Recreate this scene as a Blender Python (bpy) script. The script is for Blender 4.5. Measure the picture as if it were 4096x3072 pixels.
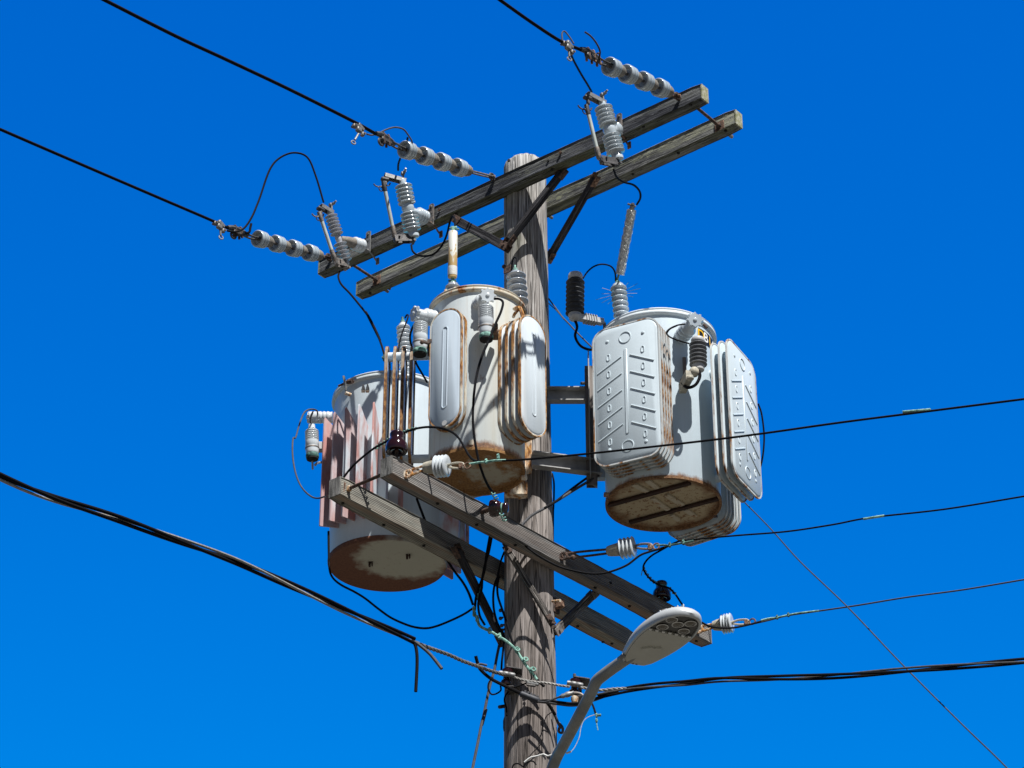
import bpy, bmesh, math, random
from mathutils import Vector, Matrix
random.seed(7)
R = math.radians
sc = bpy.context.scene
for o in list(bpy.data.objects): bpy.data.objects.remove(o)

# ------------------------------------------------------------------ camera, sky, sun, exposure
F_PX, PITCH = 10000.0, R(30.5)
CAM = Vector((-0.09, -14.2 * math.cos(PITCH), 1.6))
cam = bpy.data.objects.new('camera', bpy.data.cameras.new('camera'))
sc.collection.objects.link(cam)
cam.location = CAM; cam.rotation_euler = (R(90) + PITCH, 0, 0)
cam.data.sensor_width = 36; cam.data.lens = 36 * F_PX / 4096
cam.data.clip_start = 0.05; cam.data.clip_end = 3000
sc.camera = cam
SUN_AZ, SUN_EL = R(27), R(56.6)          # azimuth to the right of straight behind the camera
world = bpy.data.worlds.new('World'); sc.world = world; world.use_nodes = True
wt = world.node_tree; wt.nodes.clear()
sky = wt.nodes.new('ShaderNodeTexSky'); sky.sky_type = 'NISHITA'; sky.sun_disc = False
sky.sun_elevation = SUN_EL; sky.sun_rotation = math.pi - SUN_AZ
sky.altitude = 0; sky.air_density = 1.0; sky.dust_density = 0.35; sky.ozone_density = 2.0
def wn(t, **k):
    n = wt.nodes.new(t)
    for p, v in k.items(): setattr(n, p, v)
    return n
sp = wn('ShaderNodeSeparateColor'); cb = wn('ShaderNodeCombineColor'); wt.links.new(sky.outputs[0], sp.inputs[0])
def powmul(i, e, k):                    # deep polarised blue opposite the sun
    p_ = wn('ShaderNodeMath', operation='POWER'); p_.inputs[1].default_value = e; wt.links.new(sp.outputs[i], p_.inputs[0])
    q_ = wn('ShaderNodeMath', operation='MULTIPLY'); q_.inputs[1].default_value = k; wt.links.new(p_.outputs[0], q_.inputs[0]); wt.links.new(q_.outputs[0], cb.inputs[i])
powmul(0, 1.0, 0.0); powmul(1, 1.12, 0.585); powmul(2, 0.60, 2.29)
tcw = wn('ShaderNodeTexCoord'); sx = wn('ShaderNodeSeparateXYZ'); wt.links.new(tcw.outputs['Generated'], sx.inputs[0])
mrw = wn('ShaderNodeMapRange', interpolation_type='SMOOTHSTEP'); wt.links.new(sx.outputs[1], mrw.inputs[0])
mrw.inputs[1].default_value = 0.15; mrw.inputs[2].default_value = 0.62      # unseen sky overhead and sunward, dimmed to cut the fill light
mxw = wn('ShaderNodeMix', data_type='RGBA'); wt.links.new(mrw.outputs[0], mxw.inputs[0]); dim = wn('ShaderNodeMix', data_type='RGBA', blend_type='MULTIPLY'); dim.inputs[0].default_value = 1; dim.inputs[7].default_value = (.13, .17, .24, 1); wt.links.new(sky.outputs[0], dim.inputs[6]); wt.links.new(dim.outputs[2], mxw.inputs[6]); wt.links.new(cb.outputs[0], mxw.inputs[7])
bg = wn('ShaderNodeBackground'); bg.inputs[1].default_value = 0.1025
wo = wn('ShaderNodeOutputWorld')
wt.links.new(mxw.outputs[2], bg.inputs[0]); wt.links.new(bg.outputs[0], wo.inputs[0])
sl = bpy.data.lights.new('sun', 'SUN'); sl.energy = 5.0; sl.angle = R(0.5); sl.color = (1.0, 0.985, 0.955)
sun = bpy.data.objects.new('sun', sl); sc.collection.objects.link(sun)
SDIR = Vector((math.sin(SUN_AZ) * math.cos(SUN_EL), -math.cos(SUN_AZ) * math.cos(SUN_EL), math.sin(SUN_EL)))
sun.rotation_euler = (-SDIR).to_track_quat('-Z', 'Y').to_euler(); sun.location = (3, -6, 14)
sc.view_settings.view_transform = 'Standard'; sc.view_settings.look = 'None'
sc.view_settings.exposure = 0.55; sc.view_settings.gamma = 1.0
sc.cycles.max_bounces = 6

# ------------------------------------------------------------------ where a point of the place stands
FW = Vector((0, math.cos(PITCH), math.sin(PITCH))); UPV = Vector((0, -math.sin(PITCH), math.cos(PITCH))); RT = Vector((1, 0, 0))
ZONE = {'a': (1200, 400, 2.765), 'b': (1900, 0, 2.0109), 'c': (800, 800, 2.765), 'd': (1400, 700, 2.765), 'e': (1500, 1000, 2.765),
        'g': (1150, 1200, 2.765), 'h': (1150, 1700, 2.765), 'i': (1500, 1500, 2.765), 'j': (2200, 1000, 2.212), 'k': (2200, 1500, 2.212),
        'l': (1800, 1900, 2.765), 'm': (1700, 2300, 2.765), 'n': (2200, 2050, 2.212), 'o': (1800, 2500, 2.9), 'r': (2000, 550, 2.765),
        's': (1200, 2100, 2.765), 'D': (0, 0, 0.54), 'N': (0, 0, 1.0)}
def ray(z, x, y):
    ox, oy, s = ZONE[z]
    return FW + RT * ((ox + x / s - 2048) / F_PX) - UPV * ((oy + y / s - 1536) / F_PX)
def at(z, x, y, Y):
    r = ray(z, x, y); return CAM + r * ((Y - CAM.y) / r.y)
def atz(z, x, y, h):
    r = ray(z, x, y); return CAM + r * ((h - CAM.z) / r.z)
def onplane(z, x, y, P, d):
    n = Vector((-d[1], d[0], 0)); r = ray(z, x, y); return CAM + r * (n.dot(P - CAM) / n.dot(r))
def PX(zone, pts, Y0, Y1=None):
    """surveyed points of a line: each (x, y) or (x, y, Y); Y runs from Y0 to Y1 in between"""
    if Y1 is None: Y1 = Y0
    n = len(pts) - 1; out = []
    for i, p in enumerate(pts):
        Y = p[2] if len(p) > 2 else Y0 + (Y1 - Y0) * i / max(n, 1)
        out.append(at(zone, p[0], p[1], Y))
    return out
PXM = 14.1 / F_PX                       # metres per photo pixel about the pole
LINE_L = Vector((-0.62, -0.785, 0)).normalized()      # the street the upper lines follow
LINE_R = Vector((0.935, -0.355, 0)).normalized()

# ------------------------------------------------------------------ mesh builder
def catmull(pts, n=6):
    pts = [Vector(p) for p in pts]
    if len(pts) < 3: return pts
    P = [pts[0] * 2 - pts[1]] + pts + [pts[-1] * 2 - pts[-2]]; out = []
    for i in range(1, len(P) - 2):
        a, b, c, d = P[i - 1:i + 3]
        for k in range(n):
            t = k / n
            out.append(0.5 * ((2 * b) + (c - a) * t + (2 * a - 5 * b + 4 * c - d) * t * t + (3 * b - a - 3 * c + d) * t ** 3))
    out.append(pts[-1]); return out
def frame(o, z, x=None):
    z = Vector(z).normalized(); x = Vector(x) if x is not None else Vector((1, 0, 0))
    if abs(z.dot(x.normalized())) > .98: x = Vector((0, 1, 0))
    x = (x - z * x.dot(z)).normalized(); y = z.cross(x)
    M = Matrix((x, y, z)).transposed().to_4x4(); M.translation = Vector(o); return M
def frames(pts):
    n = len(pts); T = [(pts[min(i + 1, n - 1)] - pts[max(i - 1, 0)]).normalized() for i in range(n)]
    u = T[0].orthogonal().normalized(); out = []
    for i in range(n):
        u = (u - T[i] * u.dot(T[i])).normalized(); out.append((T[i], u, T[i].cross(u)))
    return out
def helix(pts, rad, pitch, ph):
    out = []; s = 0
    dense = []
    for i in range(len(pts) - 1):
        k = max(1, int((pts[i + 1] - pts[i]).length / (pitch / 8)))
        for j in range(k): dense.append(pts[i].lerp(pts[i + 1], j / k))
    dense.append(pts[-1]); fr = frames(dense)
    for i, p in enumerate(dense):
        if i: s += (p - dense[i - 1]).length
        a = ph + 2 * math.pi * s / pitch
        out.append(p + (fr[i][1] * math.cos(a) + fr[i][2] * math.sin(a)) * rad)
    return out
class MB:
    def __init__(s, M=None): s.bm = bmesh.new(); s.M = M.copy() if M else Matrix()
    def v(s, p): return s.bm.verts.new(s.M @ Vector(p))
    def f(s, vs):
        try: return s.bm.faces.new(vs)
        except ValueError: return None
    def box(s, c, d, M=None, bev=0.0, seg=1):
        old = s.M; s.M = s.M @ M if M else s.M
        x, y, z = d[0] / 2, d[1] / 2, d[2] / 2; c = Vector(c)
        V = [s.v(c + Vector((i * x, j * y, k * z))) for i in (-1, 1) for j in (-1, 1) for k in (-1, 1)]
        fs = [s.f([V[i] for i in q]) for q in ((0, 1, 3, 2), (4, 6, 7, 5), (0, 4, 5, 1), (2, 3, 7, 6), (0, 2, 6, 4), (1, 5, 7, 3))]
        if bev > 0:
            es = list({e for f in fs for e in f.edges}); bmesh.ops.bevel(s.bm, geom=es, offset=bev, segments=seg, affect='EDGES', profile=.5)
        s.M = old; return s
    def lathe(s, prof, M=None, seg=20, cap0=True, cap1=True):
        old = s.M; s.M = s.M @ M if M else s.M; rings = []
        for r, z in prof:
            rings.append([s.v((r * math.cos(2 * math.pi * k / seg), r * math.sin(2 * math.pi * k / seg), z)) for k in range(seg)])
        for a, b in zip(rings, rings[1:]):
            for k in range(seg): s.f([a[k], a[(k + 1) % seg], b[(k + 1) % seg], b[k]])
        if cap0: s.f(rings[0][::-1])
        if cap1: s.f(rings[-1])
        s.M = old; return s
    def cyl(s, a, b, r, seg=12, r2=None):
        a, b = Vector(a), Vector(b)
        return s.lathe([(r, 0), (r2 if r2 is not None else r, (b - a).length)], frame(a, b - a), seg)
    def tube(s, pts, r, seg=8, n=5, closed=False):
        pts = catmull(pts, n) if n > 1 else [Vector(p) for p in pts]
        fr = frames(pts); rr = r if callable(r) else (lambda t: r); N = len(pts) - 1
        rings = []
        for i, p in enumerate(pts):
            q = rr(i / N); T, u, w = fr[i]
            rings.append([s.v(p + (u * math.cos(2 * math.pi * k / seg) + w * math.sin(2 * math.pi * k / seg)) * q) for k in range(seg)])
        for a, b in zip(rings, rings[1:]):
            for k in range(seg): s.f([a[k], a[(k + 1) % seg], b[(k + 1) % seg], b[k]])
        s.f(rings[0][::-1]); s.f(rings[-1]); return s
    def ring(s, c, nrm, rad, r, seg=18, ts=6, x=None, sx=1.0):
        M = frame(c, nrm, x); P = []
        for i in range(seg):
            a = 2 * math.pi * i / seg; cx, cy = math.cos(a), math.sin(a)
            P.append([s.v(M @ Vector(((rad + r * math.cos(t)) * cx * sx, (rad + r * math.cos(t)) * cy, r * math.sin(t)))) for t in [2 * math.pi * j / ts for j in range(ts)]])
        for i in range(seg):
            a, b = P[i], P[(i + 1) % seg]
            for j in range(ts): s.f([a[j], b[j], b[(j + 1) % ts], a[(j + 1) % ts]])
        return s
    def prism(s, poly, h0, h1, M=None, bev=0, inset=None):
        """poly in local xy, from z=h0 to h1; inset=(d, dh): a raised inner field"""
        old = s.M; s.M = s.M @ M if M else s.M
        a = [s.v((x, y, h0)) for x, y in poly]; b = [s.v((x, y, h1)) for x, y in poly]; n = len(poly)
        s.f(a[::-1])
        fs = [s.f([a[i], a[(i + 1) % n], b[(i + 1) % n], b[i]]) for i in range(n)]
        top = s.f(b)
        if bev and top: bmesh.ops.bevel(s.bm, geom=list(top.edges), offset=bev, segments=2, affect='EDGES')
        s.M = old; return s
    def ball(s, c, r, M=None, seg=12, sc=(1, 1, 1)):
        old = s.M; s.M = s.M @ M if M else s.M; c = Vector(c)
        rings = []; h = seg // 2
        for i in range(1, h):
            t = math.pi * i / h
            rings.append([s.v(c + Vector((r * math.sin(t) * math.cos(2 * math.pi * k / seg) * sc[0], r * math.sin(t) * math.sin(2 * math.pi * k / seg) * sc[1], r * math.cos(t) * sc[2]))) for k in range(seg)])
        p, q = s.v(c + Vector((0, 0, r * sc[2]))), s.v(c - Vector((0, 0, r * sc[2])))
        for k in range(seg):
            s.f([p, rings[0][k], rings[0][(k + 1) % seg]]); s.f([q, rings[-1][(k + 1) % seg], rings[-1][k]])
        for a, b in zip(rings, rings[1:]):
            for k in range(seg): s.f([a[k], b[k], b[(k + 1) % seg], a[(k + 1) % seg]])
        s.M = old; return s
    def build(s, name, mat, parent=None, origin=None, sharp=38, label=None):
        bm = s.bm; bmesh.ops.recalc_face_normals(bm, faces=bm.faces)
        for f in bm.faces: f.smooth = True
        for e in bm.edges:
            if len(e.link_faces) == 2 and e.calc_face_angle(0) > R(sharp): e.smooth = False
        if parent is not None: bm.transform(WM[parent.name].inverted())
        elif origin is None and bm.verts:
            lo = Vector((min(v.co.x for v in bm.verts), min(v.co.y for v in bm.verts), min(v.co.z for v in bm.verts)))
            hi = Vector((max(v.co.x for v in bm.verts), max(v.co.y for v in bm.verts), max(v.co.z for v in bm.verts)))
            origin = Vector(((lo.x + hi.x) / 2, (lo.y + hi.y) / 2, lo.z))
        if parent is None: bm.transform(Matrix.Translation(-Vector(origin)))
        me = bpy.data.meshes.new(name); bm.to_mesh(me); bm.free(); me.materials.append(mat)
        o = bpy.data.objects.new(name, me); sc.collection.objects.link(o)
        if parent is not None: o.parent = parent; WM[o.name] = WM[parent.name].copy()
        else: o.location = origin; WM[o.name] = Matrix.Translation(origin)
        if label: o['label'] = label
        return o
WM = {}                                  # world matrix of each thing while building
def thing(name, label, cat, M, group=None):
    if not isinstance(M, Matrix): M = Matrix.Translation(Vector(M))
    o = bpy.data.objects.new(name, None); o.empty_display_size = .05; sc.collection.objects.link(o); o.matrix_world = M
    WM[o.name] = M.copy(); o['label'] = label; o['category'] = cat
    if group: o['group'] = group
    return o
def tag(o, label, cat, group=None):
    o['label'] = label; o['category'] = cat
    if group: o['group'] = group
    return o

# ------------------------------------------------------------------ materials
class NT:
    def __init__(s, name):
        s.m = bpy.data.materials.new(name); s.m.use_nodes = True; s.t = s.m.node_tree; s.t.nodes.clear()
        s.out = s.t.nodes.new('ShaderNodeOutputMaterial'); s.b = s.t.nodes.new('ShaderNodeBsdfPrincipled')
        s.t.links.new(s.b.outputs[0], s.out.inputs[0]); s.tc = s.t.nodes.new('ShaderNodeTexCoord')
    def L(s, a, b): s.t.links.new(a, b)
    def setin(s, inp, v):
        if hasattr(v, 'is_linked') or hasattr(v, 'links'): s.L(v, inp)
        elif isinstance(v, (tuple, list)) and len(v) == 3 and inp.type == 'RGBA': inp.default_value = (*v, 1)
        else: inp.default_value = v
    def map(s, scale=(1, 1, 1), rot=(0, 0, 0), loc=(0, 0, 0)):
        n = s.t.nodes.new('ShaderNodeMapping'); s.L(s.tc.outputs['Object'], n.inputs[0])
        n.inputs['Scale'].default_value = scale; n.inputs['Rotation'].default_value = rot; n.inputs['Location'].default_value = loc; return n.outputs[0]
    def noise(s, vec, scale=5, detail=4, rough=.55, dist=0):
        n = s.t.nodes.new('ShaderNodeTexNoise'); s.L(vec, n.inputs['Vector'])
        n.inputs['Scale'].default_value = scale; n.inputs['Detail'].default_value = detail
        n.inputs['Roughness'].default_value = rough; n.inputs['Distortion'].default_value = dist; return n.outputs[0]
    def ramp(s, fac, stops):
        n = s.t.nodes.new('ShaderNodeValToRGB'); s.L(fac, n.inputs[0]); e = n.color_ramp.elements
        while len(e) < len(stops): e.new(.5)
        for i, (p, c) in enumerate(stops):
            e[i].position = p; e[i].color = (c, c, c, 1) if isinstance(c, (int, float)) else (*c, 1)
        return n.outputs[0]
    def mix(s, fac, a, b, mode='MIX'):
        n = s.t.nodes.new('ShaderNodeMix'); n.data_type = 'RGBA'; n.blend_type = mode
        s.setin(n.inputs[0], fac); s.setin(n.inputs[6], a); s.setin(n.inputs[7], b); return n.outputs[2]
    def math(s, op, a, b=0.0, clamp=False):
        n = s.t.nodes.new('ShaderNodeMath'); n.operation = op; n.use_clamp = clamp
        s.setin(n.inputs[0], a); s.setin(n.inputs[1], b); return n.outputs[0]
    def sep(s, vec=None):
        n = s.t.nodes.new('ShaderNodeSeparateXYZ'); s.L(vec or s.tc.outputs['Object'], n.inputs[0]); return n.outputs
    def mr(s, v, a, b, c=0, d=1):
        n = s.t.nodes.new('ShaderNodeMapRange'); n.clamp = True; s.L(v, n.inputs[0])
        for i, q in enumerate((a, b, c, d)): n.inputs[i + 1].default_value = q
        return n.outputs[0]
    def bump(s, h, dist=.002, st=1.0):
        n = s.t.nodes.new('ShaderNodeBump'); n.inputs['Strength'].default_value = st; n.inputs['Distance'].default_value = dist
        s.L(h, n.inputs['Height']); s.L(n.outputs[0], s.b.inputs['Normal'])
    def fin(s, col, rough=.6, metal=0, spec=None, coat=0):
        s.setin(s.b.inputs['Base Color'], col); s.setin(s.b.inputs['Roughness'], rough); s.b.inputs['Metallic'].default_value = metal
        if spec is not None: s.b.inputs['Specular IOR Level'].default_value = spec
        if coat: s.b.inputs['Coat Weight'].default_value = coat; s.b.inputs['Coat Roughness'].default_value = .06
        return s.m

def wood_arm(name, dark, light, lichen=0.3, seed=0, warm=None, axis='x', crisp=1.0, top_lichen=0.0):
    n = NT(name)
    P = (lambda a_, b_: (a_, b_, b_)) if axis == 'x' else (lambda a_, b_: (b_, b_, a_))
    mp = lambda a_, b_, k=0.0: n.map(P(a_, b_), loc=(seed + k, seed * 2 - k, seed + 2 * k))
    a = n.noise(mp(2.4, 62), 1.0, 6, .66, .25); b = n.noise(mp(.9, 12, 3), 1.0, 4, .6, .8); g2 = n.noise(mp(1.3, 26, 7), 1.0, 4, .6, .5)
    fine = n.noise(mp(9, 210, 1), 1, 3, .6)
    f = n.math('ADD', n.math('MULTIPLY', a, .45), n.math('ADD', n.math('MULTIPLY', b, .25), n.math('MULTIPLY', g2, .30)))
    col = n.mix(n.ramp(f, [(.42, 0), (.50, .35), (.60, 1)]), dark, light)
    col = n.mix(n.ramp(fine, [(.40, .75), (.52, 0)]), col, tuple(c * .30 for c in dark))
    pale = n.ramp(n.noise(mp(4, 110, 5), 1, 3, .6), [(.60, 0), (.68, .7)])
    col = n.mix(pale, col, tuple(min(1, c * 1.55) for c in light))
    li = n.noise(mp(2.2, 8, 5), 1, 5, .65, .3); li2 = n.noise(mp(22, 80, 9), 1, 4, .7)
    lm = n.math('MULTIPLY', n.ramp(li, [(.62 - .28 * lichen, 0), (.74 - .22 * lichen, 1)]), n.ramp(li2, [(.44, .0), (.56, 1)]))
    if lichen > .4: col = n.mix(n.math('MULTIPLY', lm, .7), col, (.36, .37, .24))
    else: col = n.mix(n.math('MULTIPLY', lm, .55), col, (.25, .26, .17))
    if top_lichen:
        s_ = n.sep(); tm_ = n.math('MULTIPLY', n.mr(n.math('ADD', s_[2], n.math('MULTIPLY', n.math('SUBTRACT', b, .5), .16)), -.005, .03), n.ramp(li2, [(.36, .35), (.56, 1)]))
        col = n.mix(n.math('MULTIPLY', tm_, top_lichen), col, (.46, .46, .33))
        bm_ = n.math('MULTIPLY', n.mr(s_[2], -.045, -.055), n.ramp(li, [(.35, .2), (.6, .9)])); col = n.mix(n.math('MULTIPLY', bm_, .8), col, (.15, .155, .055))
    if warm: col = n.mix(n.ramp(n.noise(mp(.7, 14, 7), 1, 3, .6), [(.48, 0), (.62, .75)]), col, warm)
    ck = n.math('MAXIMUM', n.ramp(n.noise(mp(.8, 26, 8), 1, 3, .5), [(.482, 0), (.492, 1), (.502, 0)]), n.ramp(n.noise(mp(1.6, 48, 2), 1, 2, .5), [(.484, 0), (.492, .8), (.50, 0)]))
    col = n.mix(n.math('MULTIPLY', ck, .9), col, (.010, .009, .009))
    n.bump(n.math('SUBTRACT', n.math('ADD', a, n.math('MULTIPLY', fine, .6)), n.math('MULTIPLY', ck, 1.0)), .008, .9)
    return n.fin(col, .9, spec=.2)
def wood_band(name, dark, light, seed=0, warm=(.33, .21, .14)):
    """sawn timber with strong raised straight grain"""
    n = NT(name); v = n.map((1, 1, 1), loc=(seed * .37, seed * .11, 0)); s = n.sep(v)
    wob = n.noise(n.map((.9, 5, 5), loc=(seed, 0, 0)), 1, 3, .5)
    ph = n.math('ADD', n.math('ADD', n.math('MULTIPLY', s[2], 620), n.math('MULTIPLY', s[1], 480)), n.math('MULTIPLY', wob, 40))
    band = n.mr(n.math('SINE', ph), -1, 1)
    big = n.noise(n.map((1.1, 10, 10), loc=(seed, 2, 2)), 1, 4, .6)
    fine = n.noise(n.map((6, 160, 160)), 1, 3, .6)
    f = n.math('ADD', n.math('MULTIPLY', band, .24), n.math('MULTIPLY', big, .85))
    col = n.mix(n.ramp(f, [(.30, 0), (.72, 1)]), dark, light)
    col = n.mix(n.ramp(fine, [(.38, .5), (.55, 0)]), col, tuple(c * .4 for c in dark))
    bottom = n.mr(s[2], -.043, -.058)
    wm = n.noise(n.map((.6, 22, 22), loc=(1, 7, seed)), 1, 3, .6)
    col = n.mix(n.math('MULTIPLY', n.ramp(wm, [(.46, 0), (.60, .8)]), n.mr(bottom, 0, 1, .12, 1)), col, warm)
    n.bump(n.math('ADD', n.math('MULTIPLY', band, .55), fine), .0035, .8)
    return n.fin(col, .88, spec=.25)
def wood_pole():
    n = NT('weathered_pole_wood')
    a = n.noise(n.map((46, 46, 1.9)), 1, 6, .68, .5); b = n.noise(n.map((5, 5, .7), loc=(3, 1, 0)), 1, 4, .6, .6)
    fine = n.noise(n.map((130, 130, 5)), 1, 3, .6)
    f = n.math('ADD', n.math('MULTIPLY', a, .55), n.math('MULTIPLY', b, .45))
    col = n.ramp(f, [(.36, (.15, .13, .118)), (.48, (.34, .315, .292)), (.62, (.60, .575, .545))])
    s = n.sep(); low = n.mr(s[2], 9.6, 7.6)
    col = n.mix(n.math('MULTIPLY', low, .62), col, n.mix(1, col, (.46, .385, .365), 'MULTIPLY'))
    col = n.mix(n.ramp(fine, [(.36, .6), (.54, 0)]), col, (.06, .05, .042))
    top = n.mr(s[2], 9.95, 10.2)  # weathered pale top, whitened further so the colour reads as sunlit
    col = n.mix(n.math('MULTIPLY', top, .6), col, n.mix(n.ramp(f, [(.40, 0), (.58, 1)]), (.36, .35, .33), (.70, .69, .66)))
    gr = n.noise(n.map((6, 6, 3), loc=(9, 9, 9)), 1, 4, .6)
    col = n.mix(n.math('MULTIPLY', n.math('MULTIPLY', n.ramp(gr, [(.5, 0), (.66, .7)]), n.mr(s[2], 9.55, 9.85)), n.mr(s[0], .0, -.1)), col, (.10, .13, .045))
    c1 = n.ramp(n.noise(n.map((17, 17, .45), loc=(2, 5, 1)), 1, 3, .55, .2), [(.487, 0), (.497, 1), (.507, 0)])
    c2 = n.ramp(n.noise(n.map((42, 42, 1.3), loc=(7, 5, 1)), 1, 2, .5), [(.47, 0), (.49, .8), (.51, 0)])
    ck = n.math('MAXIMUM', c1, c2)
    col = n.mix(n.math('MULTIPLY', ck, .85), col, (.018, .014, .011))
    n.bump(n.math('SUBTRACT', n.math('ADD', a, n.math('MULTIPLY', fine, .35)), n.math('MULTIPLY', ck, 1.0)), .010, .8)
    return n.fin(col, .9, spec=.2)
def paint(name, base, rust=.3, pink=0, cream=0, streak=.5, zb=None, zt=None, rough=.42, var=.08, seed=0.0, creamx=0):
    n = NT(name); s = n.sep()
    v1 = n.noise(n.map((3, 3, 3), loc=(seed, 0, 0)), 1, 4, .6); st = n.noise(n.map((26, 26, .9), loc=(seed, 1, 0)), 1, 4, .65)
    fine = n.noise(n.map((60, 60, 60), loc=(seed, 0, 5)), 1, 3, .6)
    col = n.mix(n.ramp(v1, [(.35, 0), (.65, 1)]), tuple(c * (1 - var) for c in base), base)
    col = n.mix(n.ramp(st, [(.42, 0), (.7, .35 * streak + .05)]), col, tuple(c * .74 for c in base))
    if cream: col = n.mix(n.math('MULTIPLY', n.ramp(n.noise(n.map((9, 9, .5), loc=(4 + seed, 0, 0)), 1, 4, .6), [(.34, 0.1), (.62, 1)]), n.math('MULTIPLY', n.mr(s[0], -.08, .17, .25, 1), cream) if creamx else cream), col, (.60, .51, .34))
    if pink:
        p = n.noise(n.map((6, 6, 2.2), loc=(2 + seed, 3, 1)), 1, 4, .55, .3)
        col = n.mix(n.math('MULTIPLY', n.ramp(p, [(.50 - .20 * pink, 0), (.57 - .03 * pink, 1)]), .9), col, (.47, .20, .165))
        p2 = n.noise(n.map((5, 5, 1.5), loc=(7 + seed, 1, 4)), 1, 3, .55)
        col = n.mix(n.math('MULTIPLY', n.ramp(p2, [(.56, 0), (.68, .6)]), min(1, pink) * .4), col, (.17, .12, .155))
    rn = n.noise(n.map((14, 14, 5), loc=(seed, 5, 5)), 1, 6, .7); m = n.ramp(rn, [(.70 - .20 * rust, 0), (.76 - .18 * rust, 1)])
    rs = n.math('MULTIPLY', n.ramp(n.noise(n.map((34, 34, 1.2), loc=(8 + seed, 2, 0)), 1, 4, .6), [(.56 - .12 * rust, 0), (.68, 1)]), .65 * streak)
    e = None
    if zb is not None:
        e = n.math('MULTIPLY', n.mr(n.math('ADD', s[2], n.math('MULTIPLY', n.math('SUBTRACT', rn, .5), .10)), zb + .022, zb - .004), 1.0)
    if zt is not None:
        e2 = n.mr(n.math('ADD', s[2], n.math('MULTIPLY', n.math('SUBTRACT', rn, .5), .14)), zt - .03, zt + .01)
        e = n.math('MAXIMUM', e, e2) if e is not None else e2
    rust_c = n.ramp(fine, [(.3, (.085, .030, .012)), (.5, (.24, .095, .032)), (.7, (.42, .20, .075))])
    tot = n.math('MAXIMUM', n.math('MULTIPLY', m, min(1, rust * 2.2)), n.math('MULTIPLY', rs, rust * 1.5))
    if e is not None: tot = n.math('MAXIMUM', tot, n.math('MULTIPLY', e, .9))
    col = n.mix(tot, col, rust_c)
    n.bump(fine, .0006, .35)
    return n.fin(col, n.mr(tot, 0, 1, rough, .85), spec=.4)
def rusty(name, paintc, amt=.6, seed=0.0, dark=1.0):
    n = NT(name)
    a = n.noise(n.map((18, 18, 4), loc=(seed, 0, 0)), 1, 6, .7); b = n.noise(n.map((90, 90, 40), loc=(seed, 2, 0)), 1, 4, .6)
    rc = n.ramp(b, [(.30, (.06 * dark, .022 * dark, .010 * dark)), (.48, (.24 * dark, .10 * dark, .030 * dark)), (.66, (.50 * dark, .27 * dark, .09 * dark))])
    col = n.mix(n.ramp(a, [(.66 - .36 * amt, 0), (.74 - .30 * amt, 1)]), paintc, rc)
    n.bump(b, .0015, .6)
    return n.fin(col, .8, spec=.25)
def simple(name, col, rough=.5, metal=0, var=.25, scale=25, bump=0.0, spec=None, coat=0, col2=None, aniso=(1, 1, 1), thr=(.4, .62)):
    n = NT(name); f = n.noise(n.map(tuple(scale * q for q in aniso)), 1, 4, .6)
    c = n.mix(n.ramp(f, [(thr[0], 0), (thr[1], 1)]), tuple(x * (1 - var) for x in col), col2 or col)
    if bump: n.bump(n.noise(n.map((scale * 4,) * 3), 1, 3, .6), bump, .7)
    return n.fin(c, rough, metal, spec, coat)
M = {}
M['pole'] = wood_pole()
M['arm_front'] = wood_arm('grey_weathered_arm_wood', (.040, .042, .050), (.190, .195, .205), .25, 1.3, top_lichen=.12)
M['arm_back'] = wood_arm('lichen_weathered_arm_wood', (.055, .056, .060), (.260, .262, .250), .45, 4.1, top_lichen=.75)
M['arm_low_front'] = wood_band('ridged_arm_wood', (.060, .056, .055), (.30, .285, .265), 2.0)
M['arm_low_back'] = wood_band('pale_ridged_arm_wood', (.085, .08, .07), (.43, .42, .36), 5.0)
M['end_grain'] = simple('end_grain_wood', (.26, .25, .23), .9, var=.7, scale=60, bump=.004, aniso=(1, 1, .2))
M['end_lichen'] = simple('lichen_end_grain', (.42, .42, .20), .9, var=.5, scale=40, bump=.004, col2=(.40, .39, .30))
M['brace_wood'] = wood_arm('brace_wood', (.018, .018, .022), (.085, .082, .088), .0, 9.0, axis='z')
M['brace_pale'] = wood_arm('pale_brace_wood', (.085, .075, .068), (.31, .285, .26), .1, 6.0, axis='z')
M['rust'] = simple('rust_metal', (.17, .085, .05), .85, var=.65, scale=45, bump=.003, col2=(.27, .16, .105))
M['dark_rust'] = simple('dark_rust_metal', (.060, .038, .030), .8, var=.6, scale=45, bump=.003, col2=(.12, .070, .050))
M['galv'] = simple('galvanised_steel', (.25, .25, .245), .5, .3, var=.35, scale=40, bump=.001)
M['galv_dull'] = simple('dull_galvanised_steel', (.20, .19, .18), .6, .3, var=.4, scale=40, bump=.002, col2=(.27, .23, .20))
M['galv_dark'] = simple('dark_hardware_metal', (.105, .10, .10), .55, .4, var=.5, scale=50, bump=.002)
M['cap'] = simple('cement_coated_cap', (.27, .24, .20), .85, 0, var=.35, scale=60, bump=.002)
M['cream_cap'] = simple('cream_cement_cap', (.46, .44, .36), .8, 0, var=.3, scale=60, bump=.002, col2=(.5, .45, .35))
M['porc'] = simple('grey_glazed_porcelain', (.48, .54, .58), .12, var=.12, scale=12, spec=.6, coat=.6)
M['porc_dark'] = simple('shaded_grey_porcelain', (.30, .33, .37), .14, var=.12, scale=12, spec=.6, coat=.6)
M['porc_white'] = simple('white_glazed_porcelain', (.62, .66, .68), .14, var=.08, scale=12, spec=.6, coat=.6)
M['porc_brown'] = simple('brown_glazed_porcelain', (.024, .0055, .0055), .10, var=.35, scale=14, spec=.5, coat=.6)
M['polymer'] = simple('lilac_grey_polymer', (.42, .43, .46), .4, var=.1, scale=14)
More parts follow.
